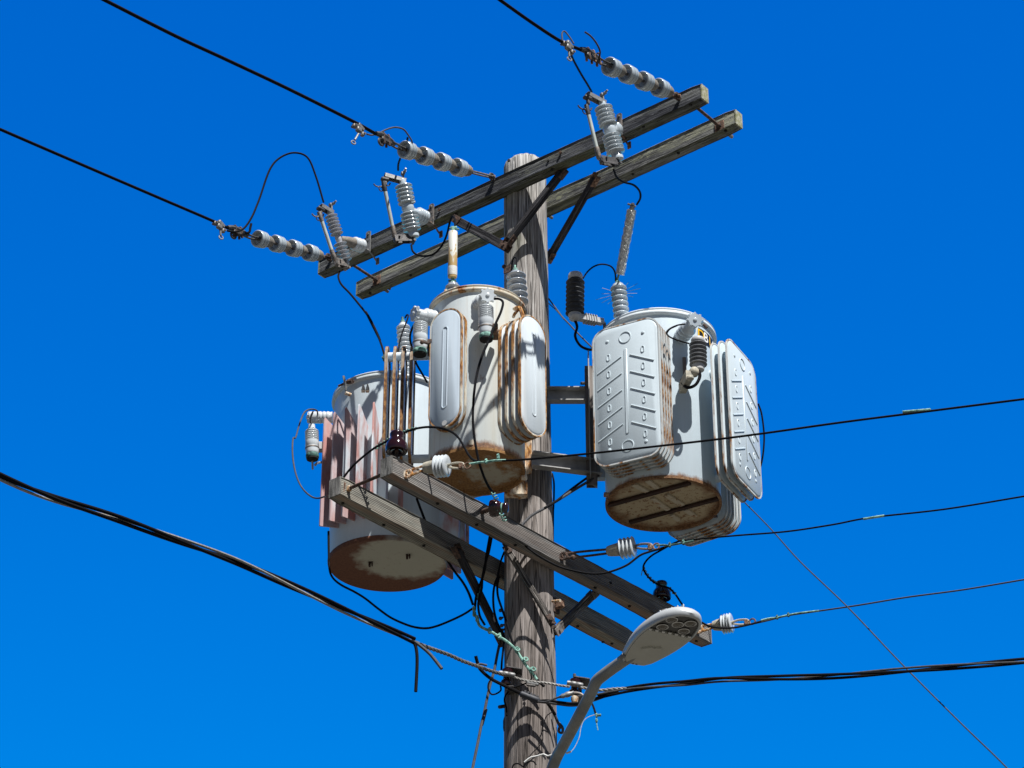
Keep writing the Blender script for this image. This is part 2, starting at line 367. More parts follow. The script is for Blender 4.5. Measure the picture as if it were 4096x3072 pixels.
M['poly_black'] = simple('dark_polymer_sheds', (.030, .034, .044), .6, var=.25, scale=20)
M['poly_grey'] = simple('slate_polymer_sheds', (.15, .155, .165), .5, var=.2, scale=20)
M['plastic_grey'] = simple('pale_plastic_cap', (.47, .47, .465), .5, var=.12, scale=20)
M['tube_grey'] = simple('pale_green_grey_tube', (.47, .52, .50), .5, var=.15, scale=20)
M['recess'] = simple('dark_recess', (.012, .011, .010), .9, var=.2)
M['cable'] = simple('black_cable_jacket', (.006, .006, .008), .72, var=.35, scale=40, spec=.10)
M['cable_grey'] = simple('grey_weathered_cable', (.06, .06, .065), .75, var=.4, scale=60, aniso=(1, 1, 1))
M['strand'] = simple('bare_stranded_wire', (.34, .325, .30), .6, .2, var=.35, scale=90)
M['rope'] = simple('weathered_bare_rope', (.17, .165, .155), .75, .1, var=.4, scale=90)
M['wire_thin'] = simple('thin_steel_wire', (.06, .06, .062), .55, .3, var=.3, scale=50)
M['verd'] = simple('verdigris_copper', (.16, .38, .31), .75, var=.45, scale=60, bump=.002, col2=(.30, .54, .45))
M['verd_dark'] = simple('dark_verdigris', (.045, .13, .115), .7, var=.5, scale=60, bump=.002, col2=(.10, .24, .20))
M['lamp'] = simple('lamp_grey_paint', (.47, .49, .50), .38, var=.06, scale=8)
M['lamp_lid'] = simple('lamp_door_paint', (.47, .47, .42), .5, var=.06, scale=10)
M['lamp_arm'] = simple('lamp_arm_paint', (.24, .245, .235), .45, .1, var=.15, scale=10, col2=(.29, .295, .28))
M['lens'] = simple('led_lens', (.10, .085, .06), .1, var=.3, scale=80, coat=1.0)
M['led_tray'] = simple('dark_led_tray', (.03, .028, .025), .3, var=.2)
M['chrome'] = simple('bright_reflector', (.75, .75, .73), .18, .7, var=.15)
M['label_black'] = simple('black_decal', (.012, .012, .012), .45, var=.1)
M['label_yellow'] = simple('yellow_decal', (.86, .50, .02), .45, var=.08)
M['label_white'] = simple('white_decal', (.85, .85, .83), .45, var=.05)
M['mount'] = simple('zinc_channel_steel', (.36, .355, .345), .55, .2, var=.25, scale=16, bump=.001)
M['mount_dark'] = simple('stained_channel_steel', (.20, .17, .15), .65, .2, var=.45, scale=22, aniso=(1, 1, .2))
M['white_tape'] = simple('white_tape', (.72, .72, .69), .55, var=.08, scale=30, bump=.002)
M['conduit'] = simple('pale_grey_conduit', (.52, .54, .56), .45, var=.05)
M['mid_paint'] = paint('mid_tank_paint', (.69, .76, .78), .30, cream=.60, streak=.8, zb=.03, seed=1.0, creamx=1)
M['mid_fin'] = paint('mid_fin_paint', (.50, .58, .65), .22, streak=.3, seed=2.0)  # bluer, darker copy: shade on panels turned from the sun, in the colour
M['mid_fin_lit'] = paint('cream_fin_paint', (.60, .67, .72), .28, cream=.12, streak=.4, seed=5.0)  # paler copy of the fin paint, sunlight put into the colour; faint cream staining
M['mid_lid'] = paint('mid_lid_paint', (.50, .48, .42), .85, cream=.6, streak=.3, seed=3.0)
M['right_paint'] = paint('right_tank_paint', (.58, .67, .72), .10, streak=.35, zb=.012, seed=4.0)
M['right_fin'] = paint('right_fin_paint', (.57, .65, .69), .10, streak=.15, seed=6.0)
M['right_lid'] = paint('right_lid_paint', (.70, .76, .79), .12, streak=.1, seed=7.0)
M['left_paint'] = paint('left_tank_paint', (.64, .72, .76), .20, streak=.4, seed=8.0)
M['left_fin'] = paint('left_fin_paint', (.62, .67, .71), .15, pink=1.0, streak=.4, seed=9.0)
M['left_fin_pale'] = paint('left_fin_pale_paint', (.62, .67, .71), .18, pink=.22, streak=.4, seed=19.0)
M['left_lid'] = paint('left_lid_paint', (.56, .61, .62), .25, streak=.2, seed=10.0)
M['seam_heavy'] = rusty('heavy_rust_seam', (.60, .56, .46), .74, 1.0, 1.15)
M['seam_light'] = rusty('light_rust_seam', (.56, .58, .57), .52, 2.0)
M['seam_dark'] = rusty('dark_rust_seam', (.34, .31, .26), .80, 7.0, .75)
M['lug_rust'] = rusty('rust_streaked_lug', (.66, .58, .46), .55, 3.0, 1.3)
def base_mat(name, paintc, rc1, rc2, r0, off, nscale=10, speck=.5, amp=.5):
    n = NT(name); s = n.sep()
    dx = n.math('SUBTRACT', s[0], off[0]); dy = n.math('SUBTRACT', s[1], off[1])
    d = n.math('SQRT', n.math('ADD', n.math('MULTIPLY', dx, dx), n.math('MULTIPLY', dy, dy)))
    a = n.noise(n.map((nscale,) * 3), 1, 6, .68); b = n.noise(n.map((90,) * 3), 1, 3, .6); c = n.noise(n.map((45,) * 3), 1, 4, .7)
    t = n.math('ADD', d, n.math('MULTIPLY', n.math('SUBTRACT', a, .5), amp))
    m = n.math('MAXIMUM', n.mr(t, r0 - .02, r0 + .05), n.math('MULTIPLY', n.ramp(c, [(.62 - .06 * speck, 0), (.68 - .06 * speck, .8)]), speck))
    col = n.mix(m, paintc, n.mix(n.ramp(b, [(.35, 0), (.65, 1)]), rc1, rc2))
    return n.fin(col, .8, spec=.25)
M['mid_base'] = base_mat('mid_tank_bottom', (.40, .37, .29), (.17, .080, .030), (.33, .18, .065), .105, (.07, .02), 11, .60, .50)
M['right_base'] = base_mat('right_tank_bottom', (.46, .38, .25), (.11, .048, .024), (.27, .15, .07), .255, (0, 0), 12, 1.25, .22)
M['left_base'] = base_mat('left_tank_bottom', (.46, .45, .37), (.13, .058, .038), (.19, .085, .05), .24, (.085, -.075), 16, .35, .16)
M['base_bar'] = simple('rusted_base_bar', (.045, .018, .010), .85, var=.5, scale=60)  # very dark brown, for the bars and studs under the tanks
M['base_strap'] = rusty('base_strap_paint', (.48, .43, .33), .35, 4.0)
n_ = NT('dry_ground'); c_ = n_.noise(n_.map((.2, .2, .2)), 1, 5, .6)
M['ground'] = n_.fin(n_.mix(n_.ramp(c_, [(.35, 0), (.65, 1)]), (.075, .07, .058), (.12, .11, .09)), .95, spec=.1)
def glassy():
    n = NT('crinkled_clear_wrap'); a = n.noise(n.map((95, 95, 55)), 1, 4, .65, .5); w = n.noise(n.map((60, 60, 60)), 1, 3, .6)
    n.bump(a, .012, 1.0); return n.fin(n.ramp(w, [(.35, (.42, .42, .39)), (.62, (.78, .78, .74))]), .22, .15, .8, .8)
M['wrap'] = glassy()
n_ = NT('peeled_yellow_tube'); s_ = n_.noise(n_.map((42, 42, 11), rot=(.5, .5, 0)), 1, 4, .6, .4); t_ = n_.sep()
m_ = n_.math('ADD', s_, n_.mr(t_[2], .10, .24, -.10, .06))
M['fuse_yellow'] = n_.fin(n_.mix(n_.ramp(m_, [(.44, 0), (.53, 1)]), (.46, .31, .125), (.66, .66, .60)), .5)

# ------------------------------------------------------------------ setting: the ground below
g = bpy.data.meshes.new('ground'); s_ = 900
g.from_pydata([(-s_, -s_, 0), (s_, -s_, 0), (s_, s_, 0), (-s_, s_, 0)], [], [(0, 1, 2, 3)]); g.materials.append(M['ground'])
go = bpy.data.objects.new('ground', g); sc.collection.objects.link(go); go['kind'] = 'structure'

# ------------------------------------------------------------------ utility pole
pax = lambda z: -0.012 + (10.2 - z) * 0.0052             # the pole leans a trifle
prad = lambda z: 0.1262 + (10.05 - z) * 0.0034
ztop = at('b', 400, 1232, -.124).z
pole = thing('utility_pole', 'tall round weathered grey timber utility pole with cracked grain carrying all the gear', 'utility pole', (pax(0), 0, 0))
m = MB(); SEG = 72; rings = []
zs = [-.3, 0, 2, 4, 5.5] + [6 + i * .06 for i in range(int((ztop - 6) / .06))] + [ztop - .02, ztop]
for z in zs:
    ring = []
    for k in range(SEG):
        a = 2 * math.pi * k / SEG
        r = prad(z) * (1 + .010 * math.sin(3 * a + z) + .008 * math.sin(7 * a + z * 2.1) + .006 * math.sin(19 * a + .4 * z) + random.uniform(-.003, .003))
        if z == ztop: r -= .008
        zz = z + (.004 * math.sin(3 * a) + random.uniform(-.003, .003) if z >= ztop - .021 else 0)
        ring.append(m.v((pax(z) + r * math.cos(a), r * math.sin(a), zz)))
    rings.append(ring)
for a, b in zip(rings, rings[1:]):
    for k in range(SEG): m.f([a[k], a[(k + 1) % SEG], b[(k + 1) % SEG], b[k]])
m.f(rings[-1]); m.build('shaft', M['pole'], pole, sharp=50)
def hole(z, x, y, parent, Y, r=.007, nrm=(0, -1, 0)):
    p = at(z, x, y, Y); return MB().cyl(p + Vector(nrm) * -.01, p + Vector(nrm) * .003, r, 10).build('bolt_hole', M['recess'], parent)
hole('b', 272, 1288, pole, -.118, .008); hole('r', 75, 250, pole, -.124, .005) if False else None

# ------------------------------------------------------------------ crossarms
def crossarm(A, B, z, w, h, side, mat, endmat, label, group, hang=0):
    """A, B: the two ends of one bottom edge; side: +1 when the arm's body lies on the far side of it, -1 on the near side"""
    A = Vector((A[0], A[1], z)); B = Vector((B[0], B[1], z)); d = (B - A).normalized(); nrm = Vector((-d.y, d.x, 0))
    if nrm.y < 0: nrm = -nrm
    c = (A + B) / 2 + nrm * side * w / 2 + Vector((0, 0, h / 2)); Mx = frame(c, (0, 0, 1), d)
    t = thing('crossarm', label, 'crossarm', Mx, group)
    L = (B - A).length; m = MB(Mx); n = 44; rng = random.Random(int(z * 100 + w * 999)); rings = []
    ph = [rng.uniform(0, 6) for _ in range(4)]
    for i in range(n + 1):
        x = -L / 2 + L * i / n; e = .004 if i in (0, n) else 0; q = []
        for (sy, sz) in ((-1, -1), (-1, 1), (1, 1), (1, -1)):
            for (cy, cz) in (((0, .005), (.005, 0)) if sy * sz > 0 else ((.005, 0), (0, .005))):
                jy = .0012 * math.sin(x * 7 + ph[0] + sz) + rng.uniform(-.0007, .0007); jz = .0014 * math.sin(x * 5 + ph[1] + sy) + rng.uniform(-.0007, .0007)
                q.append(m.v((x, sy * (w / 2 - cy - e) + jy, sz * (h / 2 - cz - e) + jz)))
        rings.append(q)
    for a, b in zip(rings, rings[1:]):
        for k in range(8): m.f([a[k], a[(k + 1) % 8], b[(k + 1) % 8], b[k]])
    m.build('beam', mat, t, sharp=30)
    for s in (-1, 1):
        e = MB(Mx); y, zz = w / 2 - .006, h / 2 - .006
        P = [(-y, -h / 2 + .006), (y, -h / 2 + .006), (w / 2 - .006, -zz), (w / 2 - .006, zz), (y, h / 2 - .006), (-y, h / 2 - .006), (-w / 2 + .006, zz), (-w / 2 + .006, -zz)]
        a_ = [e.v((s * (L / 2 - .006), p, q)) for p, q in P]; b_ = [e.v((s * (L / 2 + .003), p, q)) for p, q in P]
        e.f(b_ if s > 0 else b_[::-1]); e.f(a_)
        for k in range(8): e.f([a_[k], a_[(k + 1) % 8], b_[(k + 1) % 8], b_[k]])
        e.build('end_grain', endmat, t)
    return t, Mx, L, d, nrm
AG = 'crossarms on the pole'
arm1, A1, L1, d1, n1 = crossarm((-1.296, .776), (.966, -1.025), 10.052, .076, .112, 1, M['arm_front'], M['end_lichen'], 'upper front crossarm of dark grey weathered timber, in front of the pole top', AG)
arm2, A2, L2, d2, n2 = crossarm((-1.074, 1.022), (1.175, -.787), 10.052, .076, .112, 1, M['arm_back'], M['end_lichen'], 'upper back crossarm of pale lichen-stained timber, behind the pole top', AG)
arm3, A3, L3, d3, n3 = crossarm((-.759, -1.103), (.995, .95), 7.598, .088, .115, -1, M['arm_low_front'], M['end_grain'], 'lower front crossarm of brown-grey ridged timber crossing in front of the pole', AG)
arm4, A4, L4, d4, n4 = crossarm((-1.033, -.883), (.548, 1.014), 7.598, .088, .115, -1, M['arm_low_back'], M['end_grain'], 'lower back crossarm passing behind the pole, under the left transformer', AG)
def onarm(Mx, x, y, z): return Mx @ Vector((x, y, z))
def armx(Mx, zone, px, py, yoff):
    """local x along an arm of the photo point, on the arm's vertical plane y = yoff"""
    P = Mx @ Vector((0, yoff, 0)); d = (Mx.to_3x3() @ Vector((1, 0, 0)))
    q = onplane(zone, px, py, P, d); return (Mx.inverted() @ q)
# arm local y axis points to the far side for arm1/2 (frame z up, x along d)
def spacer(Mx1, t, x, Mx2, y0, y1, z, sq=True):
    a = Mx1 @ Vector((x, y0, z)); b = Mx1 @ Vector((x, y1, z)); dd = (b - a).normalized()
    MB().cyl(a, b, .0095, 10).build('spacer_bolt', M['dark_rust'], t)
    if sq:
        q = Mx1 @ Vector((x, y1, z)); m = MB(frame(q, dd, (0, 0, 1)))
    return a, b
def washer(p, nrm, s, mat, parent, up=(0, 0, 1), th=.008):
    return MB(frame(p, nrm, up)).box((0, 0, th / 2), (s, s, th), bev=.0015).build('washer_plate', mat, parent)
def bolt(p, nrm, parent, r=.011, l=.02, mat='dark_rust', name='bolt'):
    m = MB(frame(p, nrm)); m.lathe([(r * .6, -.002), (r * .6, l)], seg=8); m.lathe([(r, 0), (r, r * .9)], seg=6); return m.build(name, M[mat], parent)
Ysep = (A1.inverted() @ A2.translation).y          # distance between the two upper arms
for zone, px, py in (('b', 1770, 872), ('c', 1665, 765)):
    q = armx(A1, zone, px, py, .038); x = q.x
    a = A1 @ Vector((x, .0, .0)); b = A1 @ Vector((x, Ysep + .085, .0))
    MB().cyl(A1 @ Vector((x, .03, -.02)), A1 @ Vector((x, Ysep + .085, -.02)), .0095, 10).build('spacer_bolt', M['dark_rust'], arm1)
    nn = (A1.to_3x3() @ Vector((0, -1, 0))).normalized()
    washer(A1 @ Vector((x, Ysep - .038, -.02)), nn, .062, M['rust'], arm1)
    MB(frame(A1 @ Vector((x, Ysep - .05, -.02)), nn)).box((0, 0, 0), (.03, .022, .022), bev=.003).build('square_nut', M['dark_rust'], arm1)
Ysep34 = (A3.inverted() @ A4.translation).y
for zone, px, py in (('h', 1090, 640),):
    q = armx(A3, zone, px, py, .044 if Ysep34 > 0 else -.044); x = q.x; sg = 1 if Ysep34 > 0 else -1
    MB().cyl(A3 @ Vector((x, 0, .0)), A3 @ Vector((x, Ysep34 + sg * .085, 0)), .0095, 10).build('spacer_bolt', M['dark_rust'], arm3)
    nn = (A3.to_3x3() @ Vector((0, -sg, 0))).normalized()
    washer(A3 @ Vector((x, Ysep34 - sg * .044, 0)), nn, .062, M['rust'], arm3)
    MB(frame(A3 @ Vector((x, Ysep34 - sg * .056, 0)), nn)).box((0, 0, 0), (.022, .03, .03), bev=.003).build('square_nut', M['lug_rust'], arm3)
# bolt heads, holes
def arm_hole(t, Mx, zone, px, py, face):            # face 'f' near vertical face, 'b' bottom face
    lm = Mx.inverted()
    if face == 'f':
        s = -1 if (Mx.to_3x3() @ Vector((0, 1, 0))).y > 0 else 1
        w = .038 if Mx in (A1, A2) else .044
        q = armx(Mx, zone, px, py, s * w); nn = Mx.to_3x3() @ Vector((0, s, 0)); p = Mx @ q
    else:
        hz = Mx.translation.z - (.056 if Mx in (A1, A2) else .0575); p = atz(zone, px, py, hz); nn = Vector((0, 0, -1))
    MB().cyl(p - nn * .01, p + nn * .002, .0085, 10).build('bolt_hole', M['recess'], t)
for f_, zone, px, py in (('f', 'b', 587, 1292), ('b', 'b', 620, 1365), ('b', 'b', 1355, 1023), ('b', 'b', 1735, 847), ('b', 'd', 1175, 438)):
    arm_hole(arm1, A1, zone, px, py, f_)
for f_, zone, px, py in (('b', 'b', 2015, 1055), ('b', 'b', 1636, 1233), ('b', 'b', 1270, 1403), ('b', 'd', 670, 1115), ('b', 'd', 222, 1311)):
    arm_hole(arm2, A2, zone, px, py, f_)
for f_, zone, px, py in (('b', 'h', 1660, 873), ('b', 'l', 295, 555), ('b', 'l', 722, 780), ('b', 'n', 400, 670), ('b', 'n', 703, 833), ('f', 'n', 540, 622), ('b', 'n', 1295, 1140)):
    arm_hole(arm3, A3, zone, px, py, f_)
for f_, zone, px, py in (('b', 'h', 612, 868), ('b', 'h', 1065, 1110), ('b', 'h', 1507, 1338), ('b', 'n', 245, 1010), ('b', 'n', 548, 1163), ('b', 'n', 468, 1148)):
    arm_hole(arm4, A4, zone, px, py, f_)
for zone, px, py in (('b', 689, 1230), ('a', 1545, 1215)):
    q = armx(A1, zone, px, py, -.038); bolt(A1 @ Vector((q.x, -.038, q.z)), A1.to_3x3() @ Vector((0, -1, 0)), arm1, .010, .008, 'rust')
for zone, px, py in (('b', 2050, 1090), ('d', 410, 1285), ('r', 575, 890)):
    p = atz(zone, px, py, A2.translation.z - .03); q = A2.inverted() @ p
    MB().cyl(A2 @ Vector((q.x, .03, q.z)), A2 @ Vector((q.x, .085, q.z)), .0095, 8).build('bolt_end', M['galv_dull'], arm2)

# ------------------------------------------------------------------ crossarm braces (timber slats with metal tips)
def brace(pa, pb, w, th, mat, label, tip='dark_rust', wide=(0, 0, 1), name='crossarm_brace', group='crossarm braces'):
    d = (pb - pa).normalized(); Mx = frame(pa, d, wide); t = thing(name, label, 'brace', Mx, group); L = (pb - pa).length
    MB(Mx).box((0, 0, L / 2), (w, th, L * .96), bev=.003).build('slat', mat, t)
    for s, (z0, z1) in enumerate(((-.02, L * .09), (L * .91, L + .02))):
        m = MB(Mx); m.box((0, -th / 2 - .004, (z0 + z1) / 2), (w * .96, .006, z1 - z0), bev=.001); m.box((0, th / 2 + .004, (z0 + z1) / 2), (w * .96, .006, z1 - z0), bev=.001)
        zq = (z0 + z1) / 2
        m.cyl((0, -th / 2 - .012, zq), (0, th / 2 + .012, zq), .006, 6)
        for yy in (-1, 1): m.cyl((0, yy * (th / 2 + .004), zq), (0, yy * (th / 2 + .015), zq), .010, 6)
        m.build('metal_tip', M[tip], t)
    return t
brace(at('r', 695, 375, -.33), at('r', 95, 1150, -.18), .042, .034, M['brace_wood'], 'dark brace rising right from the pole front to the upper front crossarm', wide=(0.6, .8, 0))
brace(at('d', 1175, 500, .03), at('d', 1730, 800, -.16), .05, .032, M['brace_wood'], 'dark brace from the pole front up left to the upper front crossarm', wide=(0, 0, 1))
brace(at('r', 1060, 440, -.42), at('r', 540, 1340, .10), .036, .034, M['brace_wood'], 'brown rusty-tipped brace right of the pole top, under the upper back crossarm', tip='rust', wide=(.6, .8, 0))
brace(at('l', 620, 800, -.17), at('l', 1130, 1640, -.17), .030, .034, M['brace_pale'], 'pale timber brace slanting down right across the pole under the lower front crossarm')
brace(at('n', 385, 720, .25), at('n', 45, 1060, -.05), .046, .03, M['brace_pale'], 'grey brace right of the pole under the lower front crossarm', tip='galv_dull', wide=(0, 0, 1))
brace(at('s', 1730, 260, -.30), at('m', 860, 740, .06), .040, .032, M['brace_wood'], 'dark brace left of the pole under the lower back crossarm', wide=(0.7, -.7, 0))
# square washers and bolts that go through the pole
pb = at('m', 1445, 340, -.02); nn = Vector((.76, -.65, 0)); MB(frame(pb, nn, (0, 0, 1))).box((-.0, 0, .0), (.085, .055, .014), bev=.002).build('washer_plate', M['dark_rust'], pole)
MB(frame(pb, nn, (0, 0, 1))).box((.0, 0, .03), (.05, .03, .05), bev=.006).build('square_nut', M['rust'], pole)
MB().tube([at('m', 1410, 292, -.1), at('m', 1495, 282, -.15)], .008, 8, 1).build('bolt', M['lug_rust'], pole)
MB().cyl(at('m', 822, 1460, -.05), at('m', 900, 1448, 0), .010, 8).build('bolt', M['dark_rust'], pole)
MB().cyl(at('e', 1420, 180, -.10), at('e', 1480, 215, -.06), .012, 8).build('bolt', M['dark_rust'], pole)
washer(at('e', 1470, 215, -.125), (-.5, -.85, 0), .05, M['dark_rust'], pole)
m = MB(); m.tube(PX('o', [(1255, 1130), (1305, 1190), (1300, 1250), (1262, 1235), (1270, 1185)], -.03), .0075, 6); m.build('hook', M['galv_dark'], pole)
# white riser conduit and its dark head on the pole's left
t = thing('conduit_riser', 'pale grey conduit running up the lower left side of the pole', 'conduit', at('o', 650, 1659, .02))
a, b = at('o', 652, 1235, .0), at('o', 645, 1659, .0); MB().cyl(b + Vector((0, 0, -3)), a, .0125, 14).build('pipe', M['conduit'], t)
MB().lathe([(.014, 0), (.017, .02), (.017, .06), (.010, .085), (.004, .12)], frame(a, (0, 0, 1)), 12).build('weather_head', M['poly_black'], t)

# ------------------------------------------------------------------ profile helpers for insulators
def sheds(z0, z1, n, rc, rs, th=.006, droop=.004, up=True):
    """lathe profile of a ribbed insulator: n skirts between z0 and z1"""
    P = [(rc, z0)]; st = (z1 - z0) / n; th = min(th, st * .36)
    for i in range(n):
        zc = z0 + st * (i + .5)
        P += [(rc, zc - th - .10 * st), (rc + .003, zc - th), (rs - .002, zc - th * .75 - droop * .5), (rs, zc - th * .45 - droop * .5), (rs - .001, zc - th * .1 - droop * .4), (rc + .004, zc + th * .45), (rc, zc + th * .45 + .10 * st)]
    P.append((rc, z1)); return [(r, z) for r, z in P]
def ribs(z0, z1, n, rc, rs, sub=6):
    """soft rounded ribs"""
    P = []
    for i in range(n * sub + 1):
        u = i / sub; P.append((rc + (rs - rc) * (abs(math.sin(math.pi * u)) ** .7), z0 + (z1 - z0) * u / n))
    return P

# ------------------------------------------------------------------ strings of four bell insulators
BELL_L = .146
def bell(o, ax, parent, scale=1.0, zs=1.0):
    """o: rim centre facing the line, ax: towards the crossarm"""
    k = scale; Mx = frame(o, ax) @ Matrix.Diagonal((1, 1, zs, 1))
    zk = lambda P: [(a_, b_ * (.86 if b_ > .006 else 1)) for a_, b_ in P]
    prof = [(r_ * k, z_) for r_, z_ in ((.012, .022), (.036, .020), (.0425, .004), (.046, -.003), (.055, -.003), (.0595, .002), (.0595, .011), (.0470, .0165), (.0465, .020), (.0585, .0255), (.0585, .0325),
            (.0455, .0380), (.0450, .0415), (.0565, .0470), (.0565, .0540), (.0440, .0595), (.046, .0640), (.036, .0650))]
    o_ = MB(Mx).lathe(prof, seg=28, cap0=True, cap1=True).build('bell', M['porc'], parent)
    MB(Mx).lathe([(.045 * k, .063), (.0445 * k, .072), (.040 * k, .098), (.033 * k, .116), (.022 * k, .120)], seg=20).build('cap', M['cap'], o_)
    m = MB(Mx); m.lathe([(.024 * k, .0190), (.006, .0188)], seg=18); m.build('socket', M['porc_dark'], o_)
    m = MB(Mx)
    m.box((.010, 0, .122), (.006, .016, .036), bev=.002); m.box((-.010, 0, .122), (.006, .016, .036), bev=.002); m.cyl((-.018, 0, .132), (.018, 0, .132), .0055, 8)
    m.build('clevis', M['galv_dull'], o_)
    MB(Mx).cyl((0, 0, .020), (0, 0, -.012), .009, 8).build('pin', M['galv_dull'], o_)
    return o_
def string(zone, first, last, attach, link, P0, label):
    """first/last: photo points of the outer and inner bell; attach: eye on the arm"""
    p1 = onplane(zone, *first, P0, LINE_L); p4 = onplane(zone, *last, P0, LINE_L); ax = (p4 - p1).normalized(); sp = (p4 - p1).length / 3
    t = thing('insulator_string', label, 'insulator string', P0, 'insulator strings on the upper front crossarm')
    for i in range(4): bell(p1.lerp(p4, i / 3) - ax * .035, ax, t, .89, sp / BELL_L)
    pe = p4 + ax * (.105)
    m = MB(); side = Vector((0, 0, 1)).cross(ax).normalized()
    for s in (-1, 1): m.tube([pe - ax * .02 + side * s * .010, pe.lerp(P0, .5) + side * s * .012, P0 + side * s * .009 - ax * .01], .006, 6, 4)
    m.ring(P0 - ax * .004, side, .018, .0065); m.cyl(P0 + side * -.02, P0 + side * .02, .008, 8)
    m.build('link', M[link], t)
    return t, p1, ax
def P_on_arm1(zone, x, y, out=.02):
    q = armx(A1, zone, x, y, -.038); return A1 @ Vector((q.x, -.038 - out, q.z))
S1 = P_on_arm1('b', 1645, 790); S2 = P_on_arm1('a', 2150, 870); S3 = P_on_arm1('c', 1450, 650)
st1, f1, ax1 = string('b', (1105, 545), (1495, 712), None, 'rust', S1, 'insulator string at the far right end of the upper front crossarm')
st2, f2, ax2 = string('a', (1195, 560), (1765, 752), None, 'galv_dull', S2, 'middle insulator string, its long link reaching the crossarm just left of the pole')
st3, f3, ax3 = string('c', (675, 438), (1230, 590), None, 'dark_rust', S3, 'insulator string at the left end of the upper front crossarm')
# eye plates on the arm
for P, st in ((S1, st1), (S2, st2), (S3, st3)):
    nn = A1.to_3x3() @ Vector((0, -1, 0)); m = MB(); m.ring(P + nn * .002, Vector((.78, -.62, 0)), .020, .008, sx=1.0); m.cyl(P - nn * .03, P + nn * .004, .010, 8)
    m.build('eye_bolt', M['dark_rust'] if st is not st2 else M['galv_dark'], st)

# ------------------------------------------------------------------ strain clamps and hot-line connectors
def strain_clamp(zone, pa, pb, P0, label, style=0):
    a = onplane(zone, *pa, P0, LINE_L); b = onplane(zone, *pb, P0, LINE_L); ax = (b - a).normalized(); L = (b - a).length
    Mx = frame(a, ax, (0, 0, 1)); t = thing('strain_clamp', label, 'wire clamp', a, 'clamps gripping the upper lines')
    m = MB(Mx)
    m.tube([(.004, 0, 0), (.012, 0, L * .2), (.004, 0, L * .45), (-.008, 0, L * .62)], lambda u: .013 + .006 * math.sin(u * 3), 8, 4)
    m.box((-.012, 0, L * .33), (.030, .028, L * .34), bev=.006)
    for s in (-1, 1): m.tube([(-.006, s * .014, L * .5), (-.010, s * .016, L * .75), (-.002, s * .012, L)], .006, 6, 3)
    m.build('clamp_body', M['galv_dark'], t)
    for k in range(3 if style else 2):
        z = L * (.22 + .17 * k); m = MB(Mx); m.tube([(-.03, -.012, z), (.022, -.014, z), (.030, 0, z), (.022, .014, z), (-.03, .012, z)], .005, 6, 3)
        m.cyl((-.042, -.012, z), (-.026, -.012, z), .008, 6); m.cyl((-.042, .012, z), (-.026, .012, z), .008, 6)
        m.build('u_bolt', M['rust' if style else 'dark_rust'], t)
    if not style:
        m = MB(Mx); m.ring((-.036, 0, L * .16), (0, 1, 0), .020, .0075); m.build('thimble_eye', M['galv_dark'], t)
    return t, a, b
def hot_clamp(zone, c, P0, label, eye, flip=1):
    p = onplane(zone, *c, P0, LINE_L); e = onplane(zone, *eye, P0, LINE_L)
    t = thing('line_tap_clamp', label, 'wire clamp', p, 'tap clamps hanging on the upper lines')
    Mx = frame(p, (0, 0, 1), -LINE_L)
    m = MB(Mx); m.box((.0, 0, .016), (.055, .022, .03), M=Matrix.Rotation(R(24), 4, 'Y'), bev=.006); m.box((-.008, .0, -.010), (.036, .026, .034), bev=.005)
    m.build('jaw', M['galv'], t)
    m = MB(Mx); m.box((-.044, 0, -.006), (.026, .024, .026), bev=.005); m.box((.026, 0, -.022), (.020, .022, .030), bev=.005); m.cyl((.03, -.018, -.02), (.03, .018, -.02), .007, 6); m.cyl((-.044, -.02, -.004), (-.044, .02, -.004), .008, 6)
    m.build('clamp_body', M['galv_dull'], t)
    m = MB(); q = p + Vector((0, 0, -.02)); m.cyl(q, q.lerp(e, .75), .006, 8); m.ring(e, (.5, -.8, .2), .0125, .0042); m.build('eye_screw', M['galv'], t)
    return t, p
sc1, c1a, c1b = strain_clamp('b', (850, 400), (1095, 525), S1, 'bolted strain clamp with three rusty bolts at the outer end of the right insulator string', 1)
sc2, c2a, c2b = strain_clamp('a', (840, 375), (1165, 545), S2, 'grey strain clamp with a round eye before the middle insulator string', 0)
sc3, c3a, c3b = strain_clamp('c', (305, 310), (655, 425), S3, 'dark strain clamp with a round eye before the left insulator string', 0)
hc1, h1 = hot_clamp('b', (755, 375), S1, 'tap clamp with an eye screw on the right upper line', (760, 475))
hc2, h2 = hot_clamp('a', (660, 320), S2, 'tap clamp with an eye screw on the middle upper line', (590, 470))
hc3, h3 = hot_clamp('c', (225, 285), S3, 'tap clamp with an eye screw on the left upper line', (232, 415))

# ------------------------------------------------------------------ wires
def wire(name, pts, r, mat, label, cat='wire', group=None, n=6, seg=8):
    o = MB().tube(pts, r, seg, n).build(name, M[mat]); return tag(o, label, cat, group)
def lineplane(zone, pts, P0, d): return [onplane(zone, x, y, P0, d) for x, y in pts]
def run(a, b, k):            # carry a line on out of the picture along its last direction, sagging a little
    v = (b - a).normalized(); return [b + v * (k * i / 4) + Vector((0, 0, .02 * (k * i / 4) ** 2 * .2)) for i in range(1, 5)]
UG = 'upper lines running off to the upper left'
def upper(zone, pts, start, P0, r, label):
    P = [start] + lineplane(zone, pts, P0, LINE_L); P += run(P[-2], P[-1], 5.0)
    return wire('overhead_line', P, r, 'cable', label, 'overhead line', UG)
ZN = 'N'
upper('N', [(2243, 165), (2130, 92), (2000, 0), (1890, -80)], c1a, S1, .0092, 'black overhead line meeting the rightmost insulator string at the top')
upper('N', [(1402, 480), (1150, 354), (900, 236), (700, 143), (418, 0), (250, -85)], c2a, S2, .0098, 'black overhead line meeting the middle insulator string')
